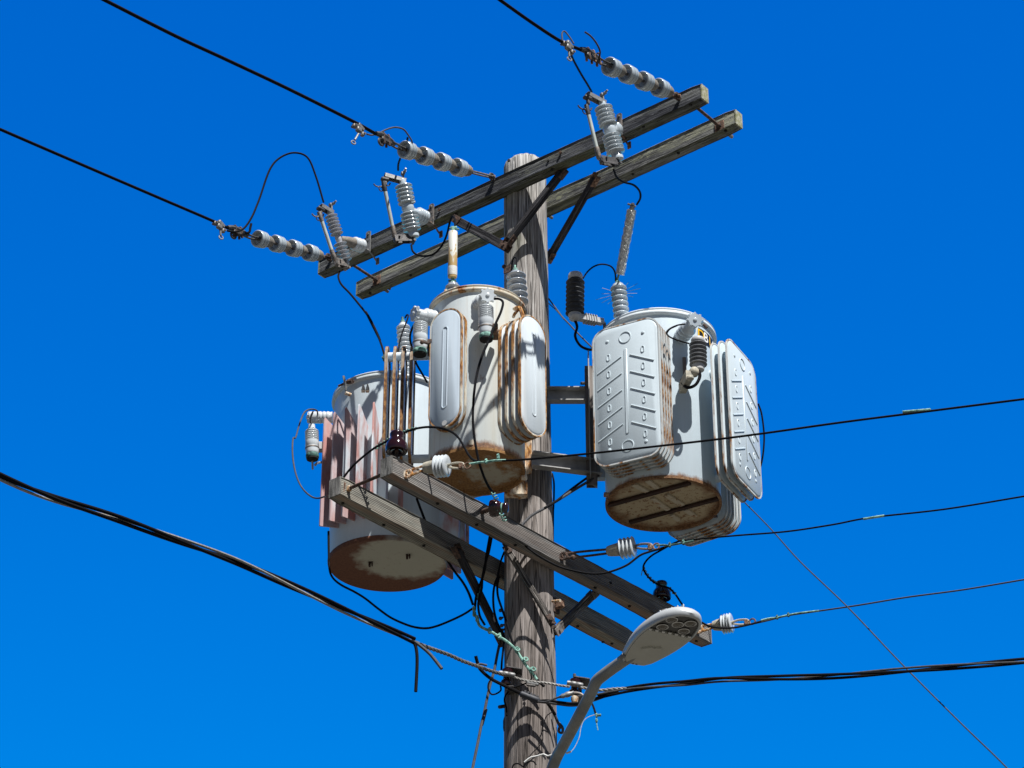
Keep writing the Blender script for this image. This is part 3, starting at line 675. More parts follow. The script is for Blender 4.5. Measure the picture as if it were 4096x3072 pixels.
upper('N', [(852, 884), (640, 793), (400, 690), (180, 595), (0, 517), (-200, 430)], c3a, S3, .0092, 'black overhead line meeting the left insulator string')

# ------------------------------------------------------------------ fused cutouts
def cutout(body_top, body_bot, zone, Y0, tube_top, tube_bot, kind, brk, neck, label, lean, off=(.03, .03)):
    """body axis from bottom to top; brk: photo points of the plate; zone coords"""
    B = at(zone, *body_bot, Y0); T = at(zone, *body_top, Y0 - lean); ax = (T - B).normalized(); L = (T - B).length
    outd = Vector((LINE_L.x, LINE_L.y, 0)); Mx = frame(B, ax, outd)
    t = thing('fuse_cutout', label, 'fuse cutout', B, 'fuse cutouts on the upper front crossarm')
    mat = {'porc': M['porc'], 'poly': M['polymer']}[kind]
    if kind == 'porc':
        P = [(.026, 0), (.034, .004), (.036, .02), (.028, .03)] + sheds(.045, L * .44, 5, .031, .054, .0075, .002)
        P += [(.033, L * .44), (.038, L * .48), (.038, L * .54), (.031, L * .57)] + sheds(L * .575, L * .92, 5, .029, .053, .0075, .002)
        P += [(.022, L * .91), (.021, L * .97), (.017, L)]
    else:
        P = [(.017, 0), (.019, .02)] + sheds(.02, L * .42, 5, .015, .041, .004, .0)
        P += [(.019, L * .44), (.020, L * .52), (.016, L * .54)] + sheds(L * .55, L * .94, 6, .015, .040, .004, .0)
        P += [(.017, L * .95), (.015, L)]
    MB(Mx).lathe(P, seg=26).build('insulator', mat, t, sharp=50)
    # hood at the top
    Tt = at(zone, *tube_top, Y0 - lean - off[0]); Tb = at(zone, *tube_bot, Y0 - off[1]); ta = (Tb - Tt).normalized()
    topc = Mx @ Vector((0, 0, L * .93)); hd = (Tt - topc); hd.z = 0; hl = hd.length; hx = hd.normalized()
    Hm = frame(topc, (0, 0, 1), hx); m = MB(Hm)
    m.box((hl * .45, 0, .030), (hl * 1.15, .036, .006), M=Matrix.Rotation(R(-6), 4, 'Y'), bev=.002)
    for s in (-1, 1): m.box((hl * .45, s * .017, .018), (hl * 1.10, .004, .026), M=Matrix.Rotation(R(-6), 4, 'Y'))
    m.box((.0, 0, .045), (.008, .026, .08), bev=.002); m.build('hood', M['galv'], t)
    m = MB(Hm); m.box((hl * .95, 0, .006), (.05, .034, .022), bev=.006); m.box((hl * .92, 0, -.02), (.018, .02, .04), bev=.004); m.build('top_contact', M['galv_dark'], t)
    m = MB(Hm); m.cyl((-.004, -.014, .078), (-.004, .026, .078), .009, 8); m.cyl((-.004, .02, .078), (-.004, .042, .084), .006, 8); m.box((.004, 0, .072), (.02, .024, .022), bev=.004); m.build('terminal', M['galv'], t)
    # fuse tube with its ring
    tr = .0112
    MB().cyl(Tt + ta * .03, Tb, tr, 16).build('fuse_tube', M['tube_grey'], t)
    m = MB(frame(Tt, ta, hx)); m.lathe([(.012, -.02), (.014, 0), (.014, .035), (.012, .045)], seg=14)
    m.tube([(0, 0, .005), (.03, 0, .012), (.052, .0, .004), (.062, 0, -.010)], .0045, 6, 4); m.tube([(0, 0, .0), (-.03, 0.01, .006), (-.045, 0.01, -.01)], .0045, 6, 3)
    m.build('ferrule', M['galv_dark'] if kind == 'porc' else M['galv_dull'], t)
    MB().ring(Tt + ta * .032 + hx * .026, (0.75, -.65, 0), .016, .0032, x=(0, 0, 1)).build('pull_ring', M['galv_dark'], t)
    m = MB(frame(Tb, ta, hx)); m.lathe([(.0145, -.065), (.0155, -.05), (.0155, .0), (.010, .012)], seg=14)
    m.build('lower_ferrule', M['galv_dull'], t)
    # hinge
    bc = B + Vector((0, 0, .0)); m = MB(frame(bc, (0, 0, 1), hx)); hh = (Tb - bc); hl2 = Vector((hh.x, hh.y, 0)).length
    for s in (-1, 1): m.box((hl2 * .62, s * .015, (hh.z) * .75 - .005), (hl2 * .9, .004, .045), M=Matrix.Rotation(R(12), 4, 'Y'), bev=.001)
    m.box((hl2 * .95, 0, hh.z - .03), (.022, .03, .035), bev=.005); m.cyl((hl2 * .8, -.028, hh.z - .012), (hl2 * .8, .028, hh.z - .012), .006, 8)
    m.box((.01, 0, -.018), (.03, .028, .034), bev=.004); m.cyl((.0, -.02, -.03), (.0, .03, -.03), .008, 8)
    m.build('hinge', M['galv_dark'] if kind == 'porc' else M['galv_dull'], t)
    # bracket plate on the arm with its slots
    q = armx(A1, zone, *brk, -.038); W = A1 @ Vector((q.x, -.045, q.z)); fn = A1.to_3x3() @ Vector((0, -1, 0)); fm = frame(W, fn, (0, 0, 1))
    m = MB(fm); hh_ = .072
    poly = [(hh_ + .018 * math.sin(a) if a < math.pi else 0, .0175 * math.cos(a)) for a in [math.pi * i / 8 for i in range(9)]]
    poly = [(hh_ * 1 + .012 * math.sin(a), .0185 * math.cos(a)) for a in [math.pi * i / 8 for i in range(9)]] + [(-hh_ - .0, -.0185), (-hh_ - .0, .0185)]
    m.prism(poly, 0, .006)
    m.box((-hh_ + .003, 0, .040), (.006, .035, .075), bev=.002); m.build('bracket', M['galv_dull' if kind == 'porc' else 'galv'], t)
    m = MB(fm); m.cyl((.055, 0, .0065), (.055, 0, .0075), .007, 10); m.box((.046, 0, .007), (.02, .009, .001)); m.cyl((.010, 0, .0065), (.010, 0, .0075), .0055, 10); m.build('bracket_slot', M['recess'], t)
    m = MB(fm); m.ball((.062, .0, .007), .008, seg=8); m.build('bolt_head', M['galv_dull'], t); m = MB(fm); m.ball((-.056, 0, .007), .008, seg=8); m.tube([(-.056, .0, .0), (-.062, .0, -.03), (-.090, .0, -.075), (-.092, .0, -.10)], .006, 6, 3); m.box((-.088, 0, -.088), (.045, .022, .008)); m.build('bolt', M['rust' if kind == 'porc' else 'galv'], t)
    # stand-off insulator between body and bracket
    if neck:
        mid = Mx @ Vector((0, 0, L * .49)); e = fm @ Vector((-.045, 0, .03)); v = (e - mid); l2 = v.length; Nm = frame(mid, v)
        if kind == 'porc':
            MB(Nm).lathe([(.020, .028), (.026, l2 * .36), (.034, l2 * .42)] + ribs(l2 * .44, l2 * .86, 4, .035, .045)[1:] + [(.030, l2 * .9), (.02, l2 * .95)], seg=22).build('standoff', M['porc'], t)
            MB(Nm).box((0, 0, l2 * .26), (.03, .045, .008), bev=.002).build('clamp_band', M['cap'], t)
        else:
            MB(Nm).lathe([(.016, .018), (.022, .035), (.030, l2 * .36), (.034, l2 * .55)], seg=18).build('clamp_band', M['cap'], t)
            MB(Nm).lathe([(.030, l2 * .55)] + ribs(l2 * .56, l2 * .92, 3, .034, .043)[1:] + [(.025, l2 * .95)], seg=22).build('standoff', M['porc_white'], t)
    return t, topc + Vector((0, 0, .08)), B + Vector((0, 0, -.03))
brP = armx(A1, 'b', 1170, 1015, -.038); Y1 = (A1 @ brP).y
k1, k1t, k1b = cutout((1018, 815), (1150, 1290), 'b', Y1 - .13, (900, 868), (998, 1270), 'porc', (1170, 1015), True, 'grey porcelain fuse cutout on the right half of the upper front crossarm', .05, (.06, .05))
brP = armx(A1, 'a', 1465, 1285, -.038); Y2 = (A1 @ brP).y
k2, k2t, k2b = cutout((1130, 880), (1258, 1525), 'a', Y2 - .13, (928, 935), (1045, 1510), 'porc', (1465, 1285), True, 'grey porcelain fuse cutout on a rusty plate, left of the pole', .08, (.03, .02))
brP = armx(A1, 'c', 1870, 480, -.038); Y3 = (A1 @ brP).y
k3, k3t, k3b = cutout((1432, 125), (1625, 715), 'c', Y3 - .16, (1325, 165), (1492, 665), 'poly', (1872, 480), True, 'slim-skirted fuse cutout at the left end of the upper front crossarm', .08, (.05, .04))

# ------------------------------------------------------------------ transformers
def rrect(w, h, r, n=6):
    P = []
    for cx, cy, a0 in ((w / 2 - r, h / 2 - r, 0), (-w / 2 + r, h / 2 - r, 90), (-w / 2 + r, -h / 2 + r, 180), (w / 2 - r, -h / 2 + r, 270)):
        for i in range(n + 1): a = R(a0 + 90 * i / n); P.append((cx + r * math.cos(a), cy + r * math.sin(a)))
    return P
def panel_mesh(Mx, w, h, r, kind, sd=.0038):
    """radiator panel in local xy (x across, y up), z = outward. Returns (panel MB, seam MB)"""
    m = MB(Mx); out = rrect(w, h, r, 8)
    m.prism(out, -.0025, .0015)
    for sgn in (1, -1):
        a = [m.v((x, y, sgn * .0015 + (0 if sgn > 0 else -.001))) for x, y in rrect(w - .020, h - .020, max(r - .010, .005), 8)]
        b = [m.v((x, y, sgn * .0065)) for x, y in rrect(w - .034, h - .034, max(r - .017, .005), 8)]; n = len(a)
        for i in range(n): m.f([a[i], a[(i + 1) % n], b[(i + 1) % n], b[i]] if sgn > 0 else [b[i], b[(i + 1) % n], a[(i + 1) % n], a[i]])
        m.f(b if sgn > 0 else b[::-1])
    if kind == 'stadium':
        lp = [(.0145 * math.cos(R(a_)), h * .325 + .0145 * math.sin(R(a_)), .0068) for a_ in range(0, 181, 30)] + [(-.0145 * math.cos(R(a_)), -h * .325 - .0145 * math.sin(R(a_)), .0068) for a_ in range(0, 181, 30)]
        m.tube(lp + [lp[0]], .0036, 6, 1)
    if kind == 'herring':
        m.box((0, 0, .0065), (.020, h * .62, .009), bev=.004)
        for s in (-1, 1):
            for i in range(5):
                y0 = h * .235 - i * h * .123
                m.tube([(s * .026, y0 + (.02 if s < 0 else .02) , .0068), (s * (w / 2 - .030), y0 - .055, .0068)], .0046, 6, 1)
            for i in range(6):
                y0 = h * .235 + .034 - i * h * .123; Q = frame((s * w * .26, y0, .0072), (0, 0, 1))
                lp = [(s * w * .26 + .0085 * math.cos(R(a_)), y0 + .011 + .0085 * math.sin(R(a_)), .0066) for a_ in range(0, 181, 45)] + [(s * w * .26 - .0085 * math.cos(R(a_)), y0 - .011 - .0085 * math.sin(R(a_)), .0066) for a_ in range(0, 181, 45)]
                m.tube(lp + [lp[0]], .0036, 6, 1)
            for yy in (h * .395, -h * .395): m.ball((s * w * .27, yy, .0065), .011, seg=10, sc=(1, 1, .45))
        for yy in (h * .395, -h * .395): m.ring((0, yy, .0068), (0, 0, 1), .034, .0036, 28, 6)
    s_ = MB(Mx); a = rrect(w, h, r, 8); b = rrect(w + .005, h + .005, r + .0025, 8); n = len(a)
    A_ = [s_.v((x, y, .0028)) for x, y in b]; B_ = [s_.v((x, y, -sd)) for x, y in b]; C_ = [s_.v((x, y, .0028)) for x, y in rrect(w - .011, h - .011, r - .0055, 8)]; D_ = [s_.v((x, y, -sd)) for x, y in rrect(w - .011, h - .011, r - .0055, 8)]
    for i in range(n):
        j = (i + 1) % n; s_.f([B_[i], B_[j], A_[j], A_[i]]); s_.f([A_[i], A_[j], C_[j], C_[i]]); s_.f([B_[j], B_[i], D_[i], D_[j]])
    return m, s_
def radiator(tr, C, th, Rout, zc, w, h, r, n, gap, kind, mat, seam, pipe_z=.38, pipes=True, rt=.2, pmat=None):
    """C tank axis point; th azimuth in degrees from the viewer's side, positive to the right"""
    a = R(th); nrm = Vector((math.sin(a), -math.cos(a), 0)); proto = None
    for i in range(n):
        p = Vector((C.x, C.y, 0)) + nrm * (Rout - i * gap) + Vector((0, 0, zc)); Mx = frame(p, nrm, Vector((math.cos(a), math.sin(a), 0)))
        # y axis must be up
        if Mx.to_3x3().col[1].z < 0: Mx = frame(p, nrm, -Vector((math.cos(a), math.sin(a), 0)))
        if proto is None or (i == 1 and kind != 'plain'):
            pm, sm = panel_mesh(Mx, w, h, r, kind if i == 0 else 'plain', .013 if seam in (M['seam_heavy'], M['seam_dark']) else .007); po = pm.build('radiator_panel', mat, tr); so = sm.build('seam', seam, po)
            proto = (po, so, Vector(p))
        else:
            po0, so0, p0 = proto; po = po0.copy(); sc.collection.objects.link(po); po.location = (po0.location + (p - p0)); so = so0.copy(); sc.collection.objects.link(so); so.parent = po
            WM[po.name] = WM[tr.name]
    if pipes:
        for sz in (-1, 1):
            pz = zc + sz * h * pipe_z; a0 = Vector((C.x, C.y, pz)) + nrm * (rt - .02); a1 = Vector((C.x, C.y, pz)) + nrm * (Rout - .004)
            MB().cyl(a0, a1, .024, 16).build('header_pipe', pmat or mat, tr)
def tank(name, label, C, r, z0, z1, mat, lidmat, basemat, lid_h=.045, dome=0.0):
    t = thing(name, label, 'transformer', (C[0], C[1], z0), 'pole transformers')
    H = z1 - z0; Mx = Matrix.Translation((C[0], C[1], z0))
    MB(Mx).lathe([(r - .002, .006), (r, .010), (r, H - lid_h)], seg=72, cap0=False).build('tank', mat, t)
    rr = r + .018
    MB(Mx).lathe([(r - .004, H - lid_h - .004), (rr - .006, H - lid_h), (rr, H - lid_h + .008), (rr - .002, H - lid_h + .020), (rr - .007, H - lid_h + .024), (rr - .003, H - .012), (rr - .010, H - .004), (rr - .05, H + .002), (rr * .5, H + .03), (.01, H + .038)], seg=72).build('lid', lidmat, t, sharp=60)
    if dome: P = [(.01, -.004), (r * .7, -.004), (r * .90, .0), (r + .001, .008), (r + .003, .016), (r + .001, .022)]
    else: P = [(.01, .012), (r - .016, .012), (r - .012, -.004), (r + .002, -.004), (r + .003, .012)]
    if dome: P = [(.01, .012), (r * .86, .008), (r * .94, -.002), (r - .004, -.006), (r + .003, .004), (r + .004, .018), (r + .001, .022)]
    MB(Mx).lathe(P, seg=72, cap1=False).build('base_plate', basemat, t, sharp=50)
    return t
CM, CR, CL = (-.280, -.437), (.740, -.100), (-.795, .480)
rM, rR, rL = .260, .317, .336
tm = tank('transformer', 'middle pole transformer with cream rust-stained tank and rounded slot-shaped cooling panels', CM, rM, 7.998, 9.030, M['mid_paint'], M['mid_lid'], M['mid_base'])
tr = tank('transformer', 'right pole transformer with pale grey tank and herringbone-pressed cooling panels', CR, rR, 7.980, 9.058, M['right_paint'], M['right_lid'], M['right_base'])
tl = tank('transformer', 'left pole transformer with faded pink pointed fins around its tank', CL, rL, 7.898, 8.984, M['left_paint'], M['left_lid'], M['left_base'], dome=1)
VM, VR, VL = Vector((*CM, 0)), Vector((*CR, 0)), Vector((*CL, 0))
def zc_of(zone, x, y, C, th, Ro):
    a = R(th); Y = C.y - math.cos(a) * Ro; return at(zone, x, y, Y).z
# middle tank radiators
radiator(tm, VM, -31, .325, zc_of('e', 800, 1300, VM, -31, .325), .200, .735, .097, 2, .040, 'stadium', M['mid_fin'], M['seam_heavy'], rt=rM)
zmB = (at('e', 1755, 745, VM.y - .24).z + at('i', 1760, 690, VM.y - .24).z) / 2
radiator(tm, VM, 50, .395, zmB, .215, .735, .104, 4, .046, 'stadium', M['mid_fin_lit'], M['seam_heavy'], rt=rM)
radiator(tm, VM, -92, .50, (at('e', 300, 1100, VM.y).z + at('h', 1330, 430, VM.y).z) / 2, .215, .735, .104, 4, .046, 'plain', M['mid_fin'], M['seam_dark'], rt=rM, pipe_z=.44, pmat=M['mid_fin_lit'])
# right tank radiators
zA = at('j', 668, 1285, VR.y - .36).z
radiator(tr, VR, -27, .452, zA, .400, .865, .082, 5, .035, 'herring', M['right_fin'], M['seam_light'], rt=rR)
zB = (at('j', 1700, 900, VR.y - .26).z + at('k', 1740, 950, VR.y - .26).z) / 2
radiator(tr, VR, 62, .500, zB, .400, .865, .080, 3, .046, 'herring', M['right_fin'], M['seam_light'], rt=rR)
radiator(tr, VR, 143, .475, zB, .400, .865, .080, 5, .033, 'plain', M['right_fin'], M['seam_light'], rt=rR)
# long wire ties across the right-hand panels
MB().tube([at('j', 950, 1200, -.50), at('j', 1048, 1305, -.40)], .0028, 6, 1).build('spacer_rod', M['cream_cap'], tr)
MB().tube([at('j', 1450, 1360, -.36), at('j', 1602, 1326, -.36)], .0032, 6, 1).build('spacer_rod', M['cream_cap'], tr)
# left tank pointed radial fins
def fin(th, mat, ztop_, zbot, r0=rL - .02, r1=.462, cut=.17):
    a = R(th); nrm = Vector((math.sin(a), -math.cos(a), 0)); sd = Vector((math.cos(a), math.sin(a), 0))
    Mx = frame(Vector((VL.x, VL.y, 0)), -sd, nrm)
    if Mx.to_3x3().col[1].z < 0: Mx = frame(Vector((VL.x, VL.y, 0)), sd, nrm)
    P = [(r0, ztop_ - cut * .55), (r0, zbot + .03), (r1 - .004, zbot), (r1, zbot + .004), (r1, ztop_ - .01), (r1 - .004, ztop_)]
    o = MB(Mx).prism(P, -.0055, .0055, bev=.0015).build('cooling_fin', mat, tl)
    return o
zf1 = at('g', 1135, 1120, VL.y - .46).z; zf0 = at('h', 365, 1130, VL.y - .28).z
for i, th in enumerate((-53.5, -42.5, -31.5, -20.8, -9.8, 1.2, 12)): fin(th, M['left_fin'] if i < 3 or i == 6 else M['left_fin_pale'], zf1, zf0 + .01)
for th in (62, 73, 84, 95, 106, 117, 128): fin(th, M['left_fin_pale'], zf1, zf0 - .05)
# dark bars across the bottom of the right tank
Mb = Matrix.Translation((CR[0], CR[1], 7.98))
def chord(p, q, w, h0, h1, mat, name, parent, nm=None):
    p, q = Vector((*p, 0)), Vector((*q, 0)); d = q - p; Mx = Matrix.Translation((nm or Mb).translation) @ frame((p + q) / 2, (0, 0, 1), d)
    MB(Mx).box((0, 0, (h0 + h1) / 2), (d.length, w, h1 - h0), bev=.002).build(name, mat, parent)
def onbase(zone, x, y): p = atz(zone, x, y, 7.985); return (p.x - CR[0], p.y - CR[1])
chord(onbase('k', 512, 1150), onbase('k', 1240, 950), .030, -.006, .010, M['base_bar'], 'base_channel', tr)
chord(onbase('k', 705, 1300), onbase('k', 1490, 1090), .026, -.006, .010, M['base_bar'], 'base_channel', tr)
for (p, q) in (((735, 965), (860, 1030)), ((860, 930), (950, 1000)), ((905, 1090), (1045, 1190)), ((1030, 1060), (1175, 1150)), ((1075, 1235), (1145, 1285)), ((1200, 1190), (1285, 1250))):
    chord(onbase('k', *p), onbase('k', *q), .030, -.002, .011, M['base_strap'], 'base_strap', tr)
# studs under the left tank and drain plugs
for zone, x, y in (('s', 770, 430), ('s', 1185, 345)):
    p = atz(zone, x, y, 7.90); m = MB(); m.box(p, (.012, .026, .03), bev=.002); m.box(p + Vector((.014, .0, 0)), (.008, .03, .02), bev=.002); m.build('ground_stud', M['base_bar'], tl)
def plug(p, d, parent, mat, r=.014, l=.035): MB().cyl(p, p + Vector(d).normalized() * l, r, 12).build('plug', mat, parent)
plug(at('k', 520, 1062, -.25), (-1, -.2, 0), tr, M['right_paint'], .014, .026); plug(at('k', 1450, 1253, -.30), (1, -.3, 0), tr, M['dark_rust'], .007, .02)
plug(at('i', 1620, 1140, -.45), (1, -.3, 0), tm, M['lug_rust'], .014, .03); plug(at('h', 1325, 975, .16), (.1, -1, 0), tl, M['rust'], .008, .02)
plug(at('i', 1065, 775, -.69), (0, -.3, 1), tm, M['lug_rust'], .014, .025)
# lifting lugs
def lug(pa, pb, pc, w, mat, parent, name='lifting_lug'): MB().tube([pa, pb, pc], w, 6, 4).build(name, mat, parent)
lug(at('e', 1540, 650, -.66), at('e', 1600, 640, -.72), at('e', 1640, 750, -.72), .011, M['lug_rust'], tm); lug(at('e', 1530, 740, -.66), at('e', 1550, 700, -.70), at('e', 1600, 645, -.72), .009, M['lug_rust'], tm)
for x in (838, 885):
    p = at('g', x, 1005, .12); Mx = frame(p, (0, -1, 0), (1, 0, 0)); MB(Mx).prism([(-.010, -.012), (.010, -.012), (.012, .0), (.004, .028), (-.002, .028)] if True else [], 0, .03).build('lifting_lug', M['lug_rust'], tl)
plug(at('g', 700, 1050, .20), (-.9, -.5, .1), tl, M['lug_rust'], .011, .035)
# lid band clamps
m = MB(); m.cyl(at('g', 565, 950, .23), at('g', 730, 885, .17), .0065, 8); m.cyl(at('g', 670, 905, .19), at('g', 720, 895, .17), .016, 8); m.build('lid_clamp', M['dark_rust'], tl)
MB().tube([at('g', 620, 845, .19), at('g', 632, 900, .18), at('g', 645, 1000, .19)], .0075, 6, 3).build('clamp_strap', M['galv'], tl)
m = MB(); m.tube([at('e', 770, 475, -.62), at('e', 850, 440, -.64), at('e', 930, 440, -.67)], .009, 6, 3); m.cyl(at('e', 780, 450, -.61), at('e', 800, 510, -.63), .010, 8); m.cyl(at('e', 885, 425, -.65), at('e', 905, 450, -.67), .010, 8); m.build('lid_clamp', M['lug_rust'], tm)
m = MB(); m.cyl(at('j', 1362, 660, -.36), at('j', 1388, 690, -.36), .009, 8); m.build('lid_clamp', M['dark_rust'], tr)
# round data sticker on the middle panel
a = R(-31); nrm = Vector((math.sin(a), -math.cos(a), 0)); p = at('g', 1770, 1388, VM.y - .325 * math.cos(a) + .02)
Mq = frame(VM + nrm * .325, nrm, Vector((math.cos(a), math.sin(a), 0))); q = Mq.inverted() @ p; MB(Mq).lathe([(.0155, .0063), (.0155, .0075)], Matrix.Translation((q.x, q.y, 0)), 24).build('round_tag', M['plastic_grey'], tm)

# DB14 decal wrapped round the right tank
def decal(chars, th0, step, zlet, size):
    r = rR + .002
    for i, (ch, mt) in enumerate(chars):
        th = th0 + i * step
        m = MB(); n = 6; A_ = []; B_ = []
        for k in range(n + 1):
            a = R(th - step / 2 + step * k / n); x, y = CR[0] + r * math.sin(a), CR[1] - r * math.cos(a); A_.append(m.v((x, y, zlet - size * .72))); B_.append(m.v((x, y, zlet + size * .72)))
        for k in range(n): m.f([A_[k], A_[k + 1], B_[k + 1], B_[k]])
        pl = m.build('decal_tile', M['label_black'], tr)
        cu = bpy.data.curves.new('letter', 'FONT'); cu.body = ch; cu.size = size * 1.45; cu.align_x = 'CENTER'; cu.align_y = 'CENTER'; cu.offset = size * .022
        co = bpy.data.objects.new('letter', cu); sc.collection.objects.link(co); dg = bpy.context.evaluated_depsgraph_get(); me = bpy.data.meshes.new_from_object(co.evaluated_get(dg))
        bpy.data.objects.remove(co); me.transform(Matrix()); 
        for v in me.vertices:
            a = R(th) + v.co.x / r; v.co = Vector((CR[0] + (r + .0015) * math.sin(a), CR[1] - (r + .0015) * math.cos(a), zlet + v.co.y))
        me.transform(WM[tr.name].inverted()); me.materials.clear(); me.materials.append(M[mt]); lo = bpy.data.objects.new('letter', me); sc.collection.objects.link(lo); lo.parent = pl
zl = at('j', 1345, 722, -.36).z
decal([('D', 'label_yellow'), ('B', 'label_white'), ('1', 'label_yellow'), ('4', 'label_white')], 45.5, 8.0, zl, .057)

# ------------------------------------------------------------------ bushings on the tanks
def bushing(parent, bot, top, n, rc, rs, mat, name='bushing', soft=True, capm='verd'):
    Mx = frame(bot, top - bot); L = (top - bot).length
    P = (ribs(0, L * .94, n, rc, rs, 8) if soft else sheds(0, L * .94, n, rc, rs, .012, .003)) + [(rc * .8, L * .96), (.012, L)]
    o = MB(Mx).lathe(P, seg=26).build(name, mat, parent, sharp=60)
    m = MB(Mx); m.lathe([(.016, L - .004), (.014, L + .010), (.007, L + .014), (.007, L + .035)], seg=12); m.build('stud', M[capm], o)
    return Mx @ Vector((0, 0, L + .03))
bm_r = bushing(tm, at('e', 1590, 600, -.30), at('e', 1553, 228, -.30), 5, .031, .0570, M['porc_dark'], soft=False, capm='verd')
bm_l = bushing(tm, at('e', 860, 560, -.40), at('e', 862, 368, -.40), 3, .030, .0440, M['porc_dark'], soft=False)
br_t = bushing(tr, at('j', 640, 640, -.12), at('j', 600, 292, -.12), 7, .033, .0480, M['porc'], soft=False)
bl_t = bushing(tl, at('g', 1318, 800, .40), at('g', 1275, 245, .40), 11, .027, .0425, M['porc_white'], soft=False, capm='verd_dark')
# bristle wildlife guard on the right bushing
bc = at('j', 614, 385, -.12)
t = thing('bristle_guard', 'small ring of stiff bristles round the right transformer bushing', 'wildlife guard', bc)
MB(frame(bc, (.05, 0, 1))).lathe([(.036, -.006), (.037, 0), (.036, .006), (.032, 0)], seg=20, cap0=False, cap1=False).build('collar', M['galv_dull'], t)
rng = random.Random(3)
for x, y, z_, mt in ((460, 335, 0, 'strand'), (455, 388, 0, 'strand'), (445, 430, -.05, 'strand'), (770, 383, 0, 'strand'), (775, 296, .02, 'verd_dark'), (800, 340, .03, 'verd_dark'), (735, 416, 0, 'verd_dark'), (695, 285, .04, 'verd_dark'), (458, 468, -.05, 'verd_dark'), (512, 480, -.07, 'verd_dark'), (408, 440, -.02, 'verd_dark')):
    e = at('j', x, y, -.12 + rng.uniform(-.05, .05)); s = bc + (e - bc).normalized() * .036
    MB().cyl(s, e, .0012, 5).build('bristle', M[mt], t)
# porcelain side bushings with scalloped hand knobs
def knob(parent, kc, nrm, base, mat, rad=.030, r_b=.030, nm='side_bushing', cup=True):
    rad *= 1.22; r_b *= 1.22
    ax = (kc - base).normalized(); L = (kc - base).length; Mx = frame(base, ax)
    o = MB(Mx).lathe([(r_b * 1.12, -.015)] + ribs(0, L * .55, 3, r_b, r_b * 1.16, 6) + [(r_b * .82, L * .62), (r_b * .80, L * .90), (r_b * .5, L * .94)], seg=22).build(nm, mat, parent, sharp=60)
    Kx = frame(kc, nrm); P = []
    for i in range(48):
        a = 2 * math.pi * i / 48; q = rad * (1 + .22 * math.cos(8 * a)); P.append((q * math.cos(a), q * math.sin(a)))
    m = MB(Kx); m.prism(P, -.009, .009, bev=.004); m.lathe([(.011, .008), (.011, .013), (.008, .015)], seg=14); m.lathe([(rad * .5, -.03), (rad * .62, -.009)], seg=14); m.build('knob', mat, o)
    return o
knob(tm, at('e', 1245, 505, -.775), (.10, -.95, -.15), at('e', 1140, 610, -.68), M['porc_white'], .033, .030)
knob(tm, at('e', 440, 705, -.62), (-.8, -.55, -.1), at('e', 665, 765, -.55), M['porc_white'], .032, .034)
knob(tr, at('j', 1282, 622, -.56), (.12, -.95, -.15), at('j', 1170, 760, -.42), M['porc'], .033, .033)
kl = knob(tl, at('g', 235, 1300, .28), (-1, -.1, 0), at('g', 470, 1300, .28), M['porc_white'], .024, .026)
MB().lathe([(.0, 0), (.026, .002), (.036, .012), (.036, .066), (.028, .074), (.01, .076)], frame(at('g', 222, 1300, .28), (1, 0, 0)), 20).build('bushing_head', M['porc_white'], kl)

# ------------------------------------------------------------------ surge arresters
def arrester(label, top, bot, r, n, zfrac, mat, cap, foot, bracket_to=None, style='ribbed', capm=None):
    ax = (top - bot).normalized(); L = (top - bot).length; Mx = frame(bot, ax, (1, 0, 0))
    t = thing('surge_arrester', label, 'surge arrester', bot, 'surge arresters on the transformers')
    if style == 'ribbed':
        P = [(r * .80, L * .0), (r * .93, L * .03), (r * .93, L * .10), (r * 1.0, L * .17), (r * .98, L * .28), (r * .96, L * .31), (r * 1.02, L * .33), (r * .98, L * .52)]
        P += [(q, z) for q, z in ribs(L * .50, L * .95, n, r * .80, r * 1.0, 6)] + [(r * .86, L * .97), (r * .6, L), (.004, L)]
        MB(Mx).lathe(P, seg=26).build('housing', mat, t, sharp=55)
        MB(Mx).lathe([(r * .80, -.026), (r * .93, -.020), (r * .97, -.006), (r * .90, .004)], seg=22).build('foot', M['verd'] if foot else M['verd_dark'], t)
        MB(Mx).lathe([(.003, -.032), (r * .86, -.030), (r * .88, -.022)], seg=18).build('vent_disc', M['recess'], t)
        MB(Mx).lathe([(r * 1.03, L * .215), (r * 1.045, L * .222), (r * 1.045, L * .262), (r * 1.03, L * .27)], seg=24, cap0=False, cap1=False).build('band', M['galv_dull'], t)
        if capm: MB(Mx).lathe([(r * .55, L * .97), (r * .5, L + .03), (r * .3, L + .036)], seg=14).build('cap', M[capm], t)
    else:
        P = [(r * .62, 0)] + sheds(0, L * .86, n, r * .64, r * 1.0, .007, .003)[1:] + [(r * .7, L * .87)]
        MB(Mx).lathe(P, seg=28).build('housing', mat, t, sharp=50)
        MB(Mx).lathe([(r * .74, L * .86), (r * .78, L * .88), (r * .78, L * .96), (r * .70, L), (.004, L * 1.01)], seg=22).build('cap', M['plastic_grey'], t)
        MB(Mx).lathe([(.018, -.034), (.032, -.028), (r * .70, -.006), (r * .70, .003)], seg=18).build('foot', M['plastic_grey'], t)
    return t, Mx, L
sa1, m1x, l1 = arrester('white ribbed surge arrester hanging on the front of the middle tank', at('e', 1228, 620, -.790), at('e', 1230, 945, -.790), .0415, 7, .5, M['porc_white'], 0, True)
sa2, m2x, l2 = arrester('white ribbed surge arrester left of the middle tank, green foot above the rusty panels', at('e', 505, 805, -.66), at('e', 497, 1110, -.66), .0412, 7, .5, M['porc_white'], 0, True)
sa3, m3x, l3 = arrester('white ribbed surge arrester at the far left of the left transformer', at('g', 268, 1435, .20), at('h', 275, 330, .20), .0395, 6, .5, M['porc_white'], 0, False, capm='porc_white')
